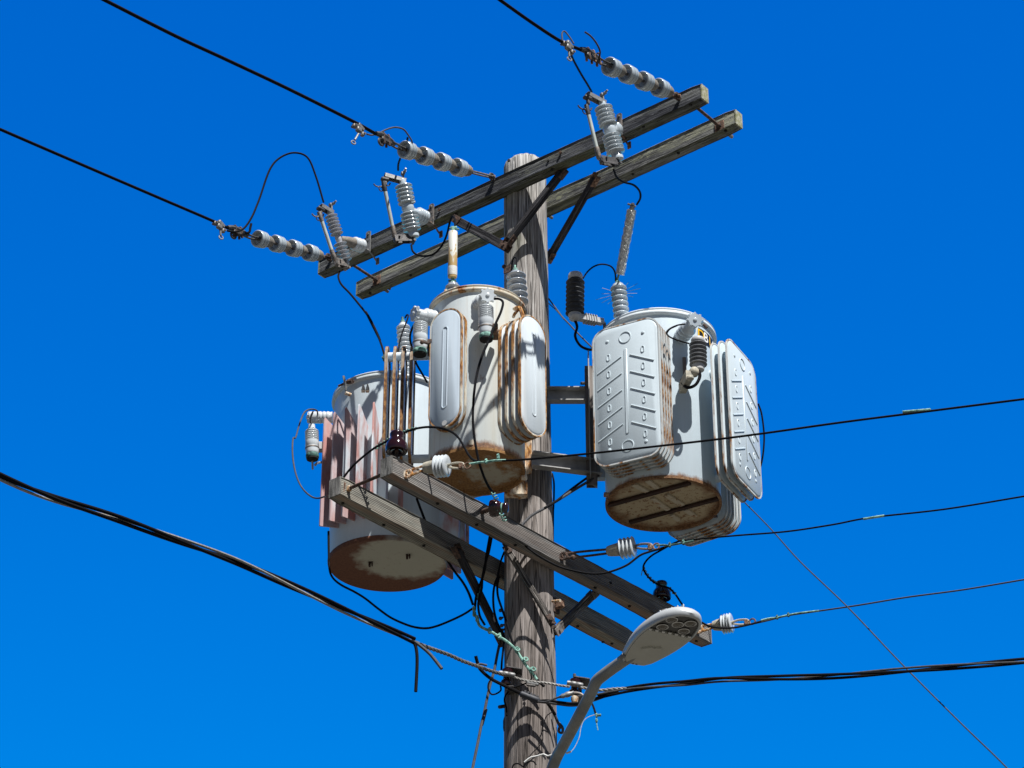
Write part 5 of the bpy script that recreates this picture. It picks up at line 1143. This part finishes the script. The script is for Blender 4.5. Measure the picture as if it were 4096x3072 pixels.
wire('hanging_cable', path(q('m', (825, 755), (795, 900), (765, 1060), (725, 1200), (680, 1400), (630, 1659)) + q('o', (420, 980), (375, 1110), (320, 1380), (262, 1659), (235, 1800)), .0, -.25), .0075, 'cable_grey', 'grey guard cable dropping to the lower left of the pole', 'cable')
wire('riser_cable', path(q('i', (1960, 1090), (1978, 1180), (1980, 1300), (1975, 1450)) + q('l', (1142, 400), (1140, 560), (1138, 740)), .06, .05), .0052, 'cable', 'black cable running down the right edge of the pole', 'cable')

# ------------------------------------------------------------------ service bundles
def strands(name, label, P, offs, pitch, group, cat='service cable'):
    t = thing(name, label, cat, P[0], group); P = catmull(P, 6)
    for i, (rad, w, mat) in enumerate(offs):
        MB().tube(helix(P, rad, pitch, 2 * math.pi * i / len(offs)), w, 7, 1).build('strand', M[mat], t)
    return t
SP = at('m', 900, 1110, -.2)
LP = lineplane('s', [(-900, 400), (-434, 570), (0, 800), (270, 912), (500, 1020), (700, 1094), (900, 1160), (1060, 1215), (1230, 1285)], SP, LINE_L)
LP[0:1] = [LP[0]]; v = (LP[0] - LP[1]).normalized(); LP = [LP[0] + v * k + Vector((0, 0, .02 * k)) for k in (6, 3)] + LP
# photo left edge is at zone s x = -3318
LP2 = lineplane('D', [(-140, 960), (0, 1030), (120, 1078), (260, 1122), (400, 1172), (520, 1216), (640, 1270), (740, 1316), (830, 1356), (893, 1384)], SP, LINE_L)
v = (LP2[0] - LP2[1]).normalized(); LP2 = [LP2[0] + v * k + Vector((0, 0, .012 * k * k * .1)) for k in (6, 4, 2)] + LP2
strands('service_cable', 'twisted bundle of black and bare cables sagging in from the left edge', LP2, [(.0125, .0090, 'cable'), (.0125, .0066, 'strand'), (.0125, .0090, 'cable')], 2.1, 'twisted service bundles')
wire('cable_end', path(q('s', (1240, 1280), (1275, 1330), (1292, 1420), (1295, 1530), (1290, 1659)) + q('D', (898, 1494)), LP2[-1].y, LP2[-1].y), .0085, 'cable', 'cut black cable end hanging straight down from the left bundle', 'cable', 'cut cable ends')
wire('cable_end', path(q('s', (1240, 1272), (1330, 1335), (1430, 1420), (1510, 1515), (1568, 1590)), LP2[-1].y, LP2[-1].y - .03), .0085, 'cable_grey', 'cut cable end curling down right from the left bundle', 'cable', 'cut cable ends')
NP = lineplane('s', [(1230, 1280), (1330, 1322), (1430, 1360), (1540, 1398), (1660, 1442), (1800, 1505), (1960, 1562)], SP, LINE_L) + lineplane('m', [(700, 1052), (820, 1088), (900, 1110)], SP, LINE_L)
strands('neutral_cable', 'bare rope-like neutral running from the left bundle to the left spool clamp', NP, [(.0055, .0055, 'rope')] * 3, .085, 'bare neutral cables')
BP = path(q('m', (560, 895), (585, 985), (610, 1040), (680, 1110), (760, 1165), (900, 1235), (1050, 1305)), -.35, -.24)
wire('tap_cable', BP, .0088, 'cable', 'thick black cable curving down onto the pole from the neutral', 'cable')
wire('tap_cable', path(q('m', (585, 990), (620, 985), (685, 1000)), -.36, -.36), .0062, 'cable_grey', 'short grey cable stub where the neutral meets the black cable', 'cable')
t = thing('splice_sleeve', 'black ribbed splice sleeve on the cables across the pole face', 'splice', at('m', 1060, 1310, -.22))
a, b = at('m', 1055, 1312, -.22), at('m', 1265, 1395, -.22); Mx = frame(a, b - a, (0, 0, 1)); L = (b - a).length
MB(Mx).lathe([(.008, -.004), (.016, .004), (.017, L * .3), (.015, L * .4), (.017, L * .5), (.017, L - .01), (.010, L)], seg=14).build('body', M['poly_black'], t)
m = MB(Mx)
for k in range(5): m.box((.019, .0, L * (.18 + .16 * k)), (.014, .016, .012), bev=.003)
m.build('clip', M['cable_grey'], t)
CP = path(q('m', (1258, 1392), (1360, 1388), (1480, 1405), (1600, 1420), (1700, 1420)) + q('o', (1560, 895), (1700, 848), (1820, 800), (1950, 768)), -.22, -.30)
wire('tap_cable', CP, .0072, 'cable', 'upper black cable from the splice sleeve passing behind the lamp arm', 'cable')
CP2 = path(q('m', (1258, 1400), (1360, 1412), (1480, 1428), (1600, 1442), (1700, 1436)) + q('o', (1560, 905), (1700, 862), (1830, 815), (1960, 776)), -.22, -.28)
wire('tap_cable', CP2, .0078, 'cable_grey', 'lower grey cable from the splice sleeve passing behind the lamp arm', 'cable')
wire('tap_cable', path(q('m', (1250, 1400), (1340, 1402), (1430, 1370), (1510, 1340)), -.24, -.28), .0052, 'cable_grey', 'small grey cable from the splice sleeve to the right spool clamp', 'cable')
NP2 = path(q('m', (960, 1118), (1080, 1160), (1200, 1180), (1350, 1195), (1500, 1222), (1600, 1235)), -.21, -.22)
strands('neutral_cable', 'bare neutral strand crossing the pole face between the two spool clamps', NP2, [(.0034, .0038, 'strand')] * 3, .06, 'bare neutral cables')
t = thing('crimp_connector', 'pale grey crimp connector on the neutral across the pole face', 'connector', at('m', 1180, 1190, -.2))
MB(frame(at('m', 1120, 1180, -.21), at('m', 1250, 1205, -.21) - at('m', 1120, 1180, -.21), (0, 0, 1))).box((0, 0, .034), (.022, .016, .068), bev=.004).build('body', M['galv'], t)
MB(frame(at('m', 1120, 1212, -.21), at('m', 1220, 1226, -.21) - at('m', 1120, 1212, -.21), (0, 0, 1))).box((0, 0, .025), (.014, .016, .050), bev=.004).build('lower_jaw', M['galv_dull'], t)
wire('jumper_wire', path(q('m', (1170, 1100), (1180, 1140), (1150, 1180), (1080, 1212), (985, 1242)), -.21, -.2), .0040, 'cable', 'thin lead curling from the green run past the left spool', 'wire', JG)
RP = lineplane('D', [(1290, 1503), (1350, 1490), (1410, 1482), (1480, 1476), (1560, 1467), (1680, 1465), (1800, 1460), (1930, 1450), (2080, 1438), (2212, 1428), (2320, 1420)], at('m', 1700, 1300, -.25), LINE_R)
v = (RP[-1] - RP[-2]).normalized(); RP += [RP[-1] + v * k + Vector((0, 0, .003 * k * k)) for k in (2, 5, 8)]
strands('service_cable', 'twisted bundle of black and grey cables running off to the right edge', RP, [(.0115, .0072, 'cable'), (.0115, .0055, 'cable_grey'), (.0115, .0072, 'cable')], 1.9, 'twisted service bundles')
strands('neutral_cable', 'bare neutral wound into the right bundle beyond the right spool clamp', path(q('o', (1520, 725), (1640, 742), (1760, 757), (1900, 742), (2050, 735)), -.26, -.34), [(.0042, .0046, 'strand')] * 3, .08, 'bare neutral cables')
def spool(zone, x, y, Y, label, r=.030, cy='m'):
    p = at(zone, x, y, Y); t = thing('spool_clamp', label, 'clamp', p, 'spool clamps on the pole')
    m = MB(frame(p, (0.1, -.1, 1)))
    m.lathe([(r * .5, -.05), (r * .9, -.046), (r, -.035), (r * .9, -.024), (r * .62, -.016), (r * .62, .010), (r * .9, .018), (r, .028), (r * .86, .040), (r * .4, .043)], seg=22)
    m.build('spool', M['porc_brown'], t)
    m = MB(frame(p, (0, 0, 1), (1, 0, 0))); m.box((.03, .04, .052), (.085, .11, .008), M=Matrix.Rotation(R(10), 4, 'Y'), bev=.002); m.box((.035, .04, -.058), (.07, .11, .008), bev=.002); m.box((.02, .09, 0), (.04, .008, .125)); m.cyl((0, 0, -.075), (0, 0, .072), .008, 8); m.build('clevis', M['galv_dark'], t)
    m = MB(frame(p + Vector((0.004, -.030, .0)), (1, .05, -.18), (0, 0, 1)))
    m.lathe([(.012, -.045), (.014, -.030), (.012, -.025), (.015, -.018), (.015, 0), (.012, .004), (.015, .010), (.014, .035), (.010, .04)], seg=12); m.build('grip', M['galv'], t)
    return t
spool('m', 905, 1125, -.18, 'dark spool clamp bolted to the left of the pole, holding the neutral')
spool('m', 1655, 1235, -.16, 'dark spool clamp right of the pole behind the lamp arm')
t = thing('cable_lug', 'pale metal cable lugs and bolt below the right spool clamp', 'connector', at('m', 1560, 1335, -.26))
m = MB(); a, b = at('m', 1485, 1352, -.26), at('m', 1620, 1308, -.26); m.lathe([(.006, 0), (.009, .01), (.013, .02), (.011, .03), (.015, .04), (.015, .055), (.010, .065), (.010, .08)], frame(a, b - a), 12); m.build('lug', M['galv'], t)
m = MB(); m.tube(path(q('m', (1600, 1310), (1670, 1305), (1725, 1318), (1745, 1335)), -.26, -.26), .0078, 8, 4); m.build('strap', M['galv_dull'], t)
m = MB(); m.lathe([(.016, -.02), (.02, 0), (.02, .008), (.012, .014)], frame(at('m', 1655, 1370, -.2), (0, 0, 1)), 16); m.build('washer', M['lug_rust'], t)
W(q('m', (1345, 1405), (1380, 1450), (1410, 1500), (1440, 1550)), -.18, -.14, .0085, 'cable', 'thick black tail going down the right side of the pole', group='tails low on the pole', name='cable_tail')
W(q('m', (1415, 1508), (1345, 1560), (1315, 1640)) + q('o', (1085, 1140), (1065, 1230), (1075, 1320), (1040, 1400), (960, 1480), (880, 1580), (850, 1660)), -.16, -.16, .0026, 'cable', 'thin black wire wandering down the pole face', group='tails low on the pole', name='cable_tail')
W(q('o', (1205, 1015), (1235, 1090), (1262, 1150), (1290, 1200)), -.10, -.06, .0075, 'cable_grey', 'grey wrapped tail at the lower right edge of the pole', group='tails low on the pole', name='cable_tail')
W(q('m', (835, 1225), (838, 1275), (790, 1312), (735, 1318), (700, 1260), (705, 1195), (735, 1150)), -.12, -.12, .0046, 'cable', 'small black loop hanging below the left spool clamp', group='tails low on the pole', name='cable_tail')
W(q('m', (920, 1290), (885, 1345), (880, 1400), (900, 1470), (902, 1560)), -.13, -.12, .0046, 'cable', 'thin black lead down the left edge of the pole below the spool', group='tails low on the pole', name='cable_tail')
W(q('o', (862, 1592), (930, 1540), (1010, 1520), (1080, 1500), (1110, 1510), (1140, 1518), (1195, 1498)), -.17, -.2, .0044, 'white_tape', 'thin white wire crossing the pole at the bottom edge', group='tails low on the pole', name='cable_tail')
W(q('o', (720, 1659), (745, 1615), (800, 1610), (850, 1640), (900, 1590), (960, 1580), (1000, 1620)), -.18, -.2, .0040, 'cable', 'tangled thin black wire at the very bottom of the pole', group='tails low on the pole', name='cable_tail')
W(q('o', (1348, 1488), (1405, 1468)), -.5, -.5, .0050, 'white_tape', 'small white wire sleeve at the right of the lamp arm', group='thin drop wires by the lamp arm', name='drop_wire')
W(q('o', (1405, 1470), (1450, 1410), (1500, 1300), (1515, 1210), (1545, 1120), (1600, 1070), (1680, 1040)), -.5, -.4, .0020, 'strand', 'thin pale wire curving from the lamp arm up to the green drop', group='thin drop wires by the lamp arm', name='drop_wire')
gp = path(q('o', (1700, 1030), (1700, 1075), (1700, 1130), (1715, 1220)), -.35, -.35)
t = green('green_connector', gp, .0026, 'small green corroded connectors dangling right of the lamp arm', path(q('o', (1700, 1052), (1700, 1110)), -.35, -.35), .0100, 'verd')
MB().cyl(at('o', 1700, 1048, -.35), at('o', 1752, 1045, -.35), .0075, 8).build('plug', M['verd_dark'], t)
MB().tube(path(q('o', (1645, 905), (1668, 960), (1690, 1030)), -.30, -.35), .0058, 8, 4).build('cable_tail', M['cable'], t)

# ------------------------------------------------------------------ street lamp
lamp = thing('street_lamp', 'grey LED street lamp on a bent pipe arm reaching out from the lower pole', 'street lamp', at('o', 1190, 1659, -.25))
LD = Vector((.50, -.866, 0)).normalized()
K = at('n', 660, 1320, -.95)       # where the pipe enters the head
arm = [at('D', 1150, 1800, -.20), at('o', 1195, 1640, -.36), at('o', 1330, 1370, -.50), at('o', 1500, 1050, -.66), at('o', 1640, 780, -.78), at('o', 1700, 655, -.83), at('o', 1790, 575, -.88), at('o', 1920, 480, -.94), at('n', 655, 1310, -1.0)]
P0_ = at('n', 660, 1318, -1.0)
MB().tube([Vector((.10, -.10, arm[0].z - .25))] + arm + [arm[-1] + (arm[-1] - arm[-2]).normalized() * .10], .0295, 20, 5).build('pipe_arm', M['lamp_arm'], lamp)
# head: outline in plan (u forward, v across), slightly tilted; underside flat, top domed
nose = at('n', 1290, 935, -1.0 - .40)
def headM():
    tail = at('n', 735, 1345, -1.00); zt = tail.z
    tip = atz('n', 1225, 925, zt + .01); d = tip - tail
    return tail, tip
tail, tip = headM(); hd = (tip - tail); HL = hd.length; Hx = frame(tail, Vector((0, 0, 1)), hd); HX = Matrix.Translation(tail) @ Matrix((hd.normalized(), Vector((0, 0, 1)).cross(hd.normalized()), hd.normalized().cross(Vector((0, 0, 1)).cross(hd.normalized())))).transposed().to_4x4()
HW = .129
def outline(n=40, sc_=1.0, w=HW):
    half = []
    for i in range(9):                       # straight flaring sides
        t_ = i / 8; half.append((HL * (.0 + .58 * t_), w * (.50 + .50 * math.sin(t_ * math.pi / 2) ** .9)))
    for i in range(1, 12):                   # round nose
        a = math.pi / 2 * i / 11; half.append((HL * (.58 + .45 * math.sin(a)), w * math.cos(a) ** .8 if i < 11 else 0))
    half[0] = (HL * .012, w * .42); P = half + [(x, -y) for x, y in half[-2::-1]]
    while len(P) < 40: P.append((0, -w * .38 + .76 * w * (len(P) - 38) / 2.0))
    return P[:40]
m = MB(HX); Z = [(0.0, 1.0), (.012, 1.025), (.030, 1.01), (.052, .93), (.070, .78), (.080, .55), (.083, .25)]; rings = []
for z, s in Z: rings.append([m.v((HL / 2 + (x - HL / 2) * s, y * s, z)) for x, y in outline()])
for a, b in zip(rings, rings[1:]):
    for k in range(40): m.f([a[k], a[(k + 1) % 40], b[(k + 1) % 40], b[k]])
m.f(rings[-1])
inn = [m.v((HL / 2 + (x - HL / 2) * .955, y * .93, -.002)) for x, y in outline()]
for k in range(40): m.f([rings[0][k], inn[k], inn[(k + 1) % 40], rings[0][(k + 1) % 40]])
inn2 = [m.v((HL / 2 + (x - HL / 2) * .95, y * .92, .016)) for x, y in outline()]
for k in range(40): m.f([inn[k], inn2[k], inn2[(k + 1) % 40], inn[(k + 1) % 40]])
m.f(inn2[::-1]); m.build('housing', M['lamp'], lamp, sharp=45)
ol = outline(); cutx = HL * .66
def clip(poly, x0, keep):
    out = []
    for i in range(len(poly)):
        a, b = poly[i], poly[(i + 1) % len(poly)]; ia = (a[0] <= x0) == keep; ib = (b[0] <= x0) == keep
        if ia: out.append(a)
        if ia != ib: t_ = (x0 - a[0]) / (b[0] - a[0]); out.append((x0, a[1] + (b[1] - a[1]) * t_))
    return out
ins = [(HL / 2 + (x - HL / 2) * .945, y * .915) for x, y in ol]
door = MB(HX).prism(clip(ins, cutx, True), -.004, .010).build('door', M['lamp_lid'], lamp)
MB(HX).prism([(HL * .30, -.04), (HL * .34, -.055), (HL * .40, -.02), (HL * .39, .0), (HL * .42, .03), (HL * .36, .045), (HL * .31, .02)], -.013, -.003).build('latch', M['lamp_lid'], door)
tray = MB(HX).prism(clip(ins, cutx + .006, False), .006, .012).build('led_tray', M['led_tray'], lamp)
m = MB(HX)
for k in range(7): m.box((cutx + .008, -.105 + .035 * k, .0), (.012, .018, .012), bev=.003)
m.build('reflector_strip', M['chrome'], lamp)
for (u, v_) in ((.74, -.06), (.74, .055), (.83, -.005), (.89, -.055), (.89, .045)):
    MB().ring(HX @ Vector((HL * u, v_, .002)), HX.to_3x3() @ Vector((0, 0, 1)), .028, .0022, 20, 6).build('lens_rim', M['chrome'], tray)
    MB(HX @ Matrix.Translation((HL * u, v_, .004))).lathe([(.026, .003), (.026, -.002), (.022, -.006), (.018, -.002), (.010, -.008), (.003, -.010)], seg=20).build('led_lens', M['lens'], tray)
m = MB(HX)
for k in range(9):
    y = -.095 + .024 * k; m.box((HL * .80 - abs(y) * .6, y, .074 - abs(y) * .28), (HL * .26, .006, .030), bev=.002)
m.build('heat_sink', M['lamp'], lamp)
m = MB(HX)
for k in range(4): m.cyl((HL * .03, -.05 + .02 * k, -.006), (HL * .03, -.05 + .02 * k, .004), .006, 8)
m.box((HL * .10, -HW * .72, -.002), (.06, .02, .02), bev=.004); m.build('screw_row', M['galv'], lamp)
MB(HX @ Matrix.Translation((HL * .62, 0, .083))).lathe([(.034, -.01), (.034, .03), (.028, .045), (.01, .048)], seg=18).build('photocell', M['mount_dark'], lamp)
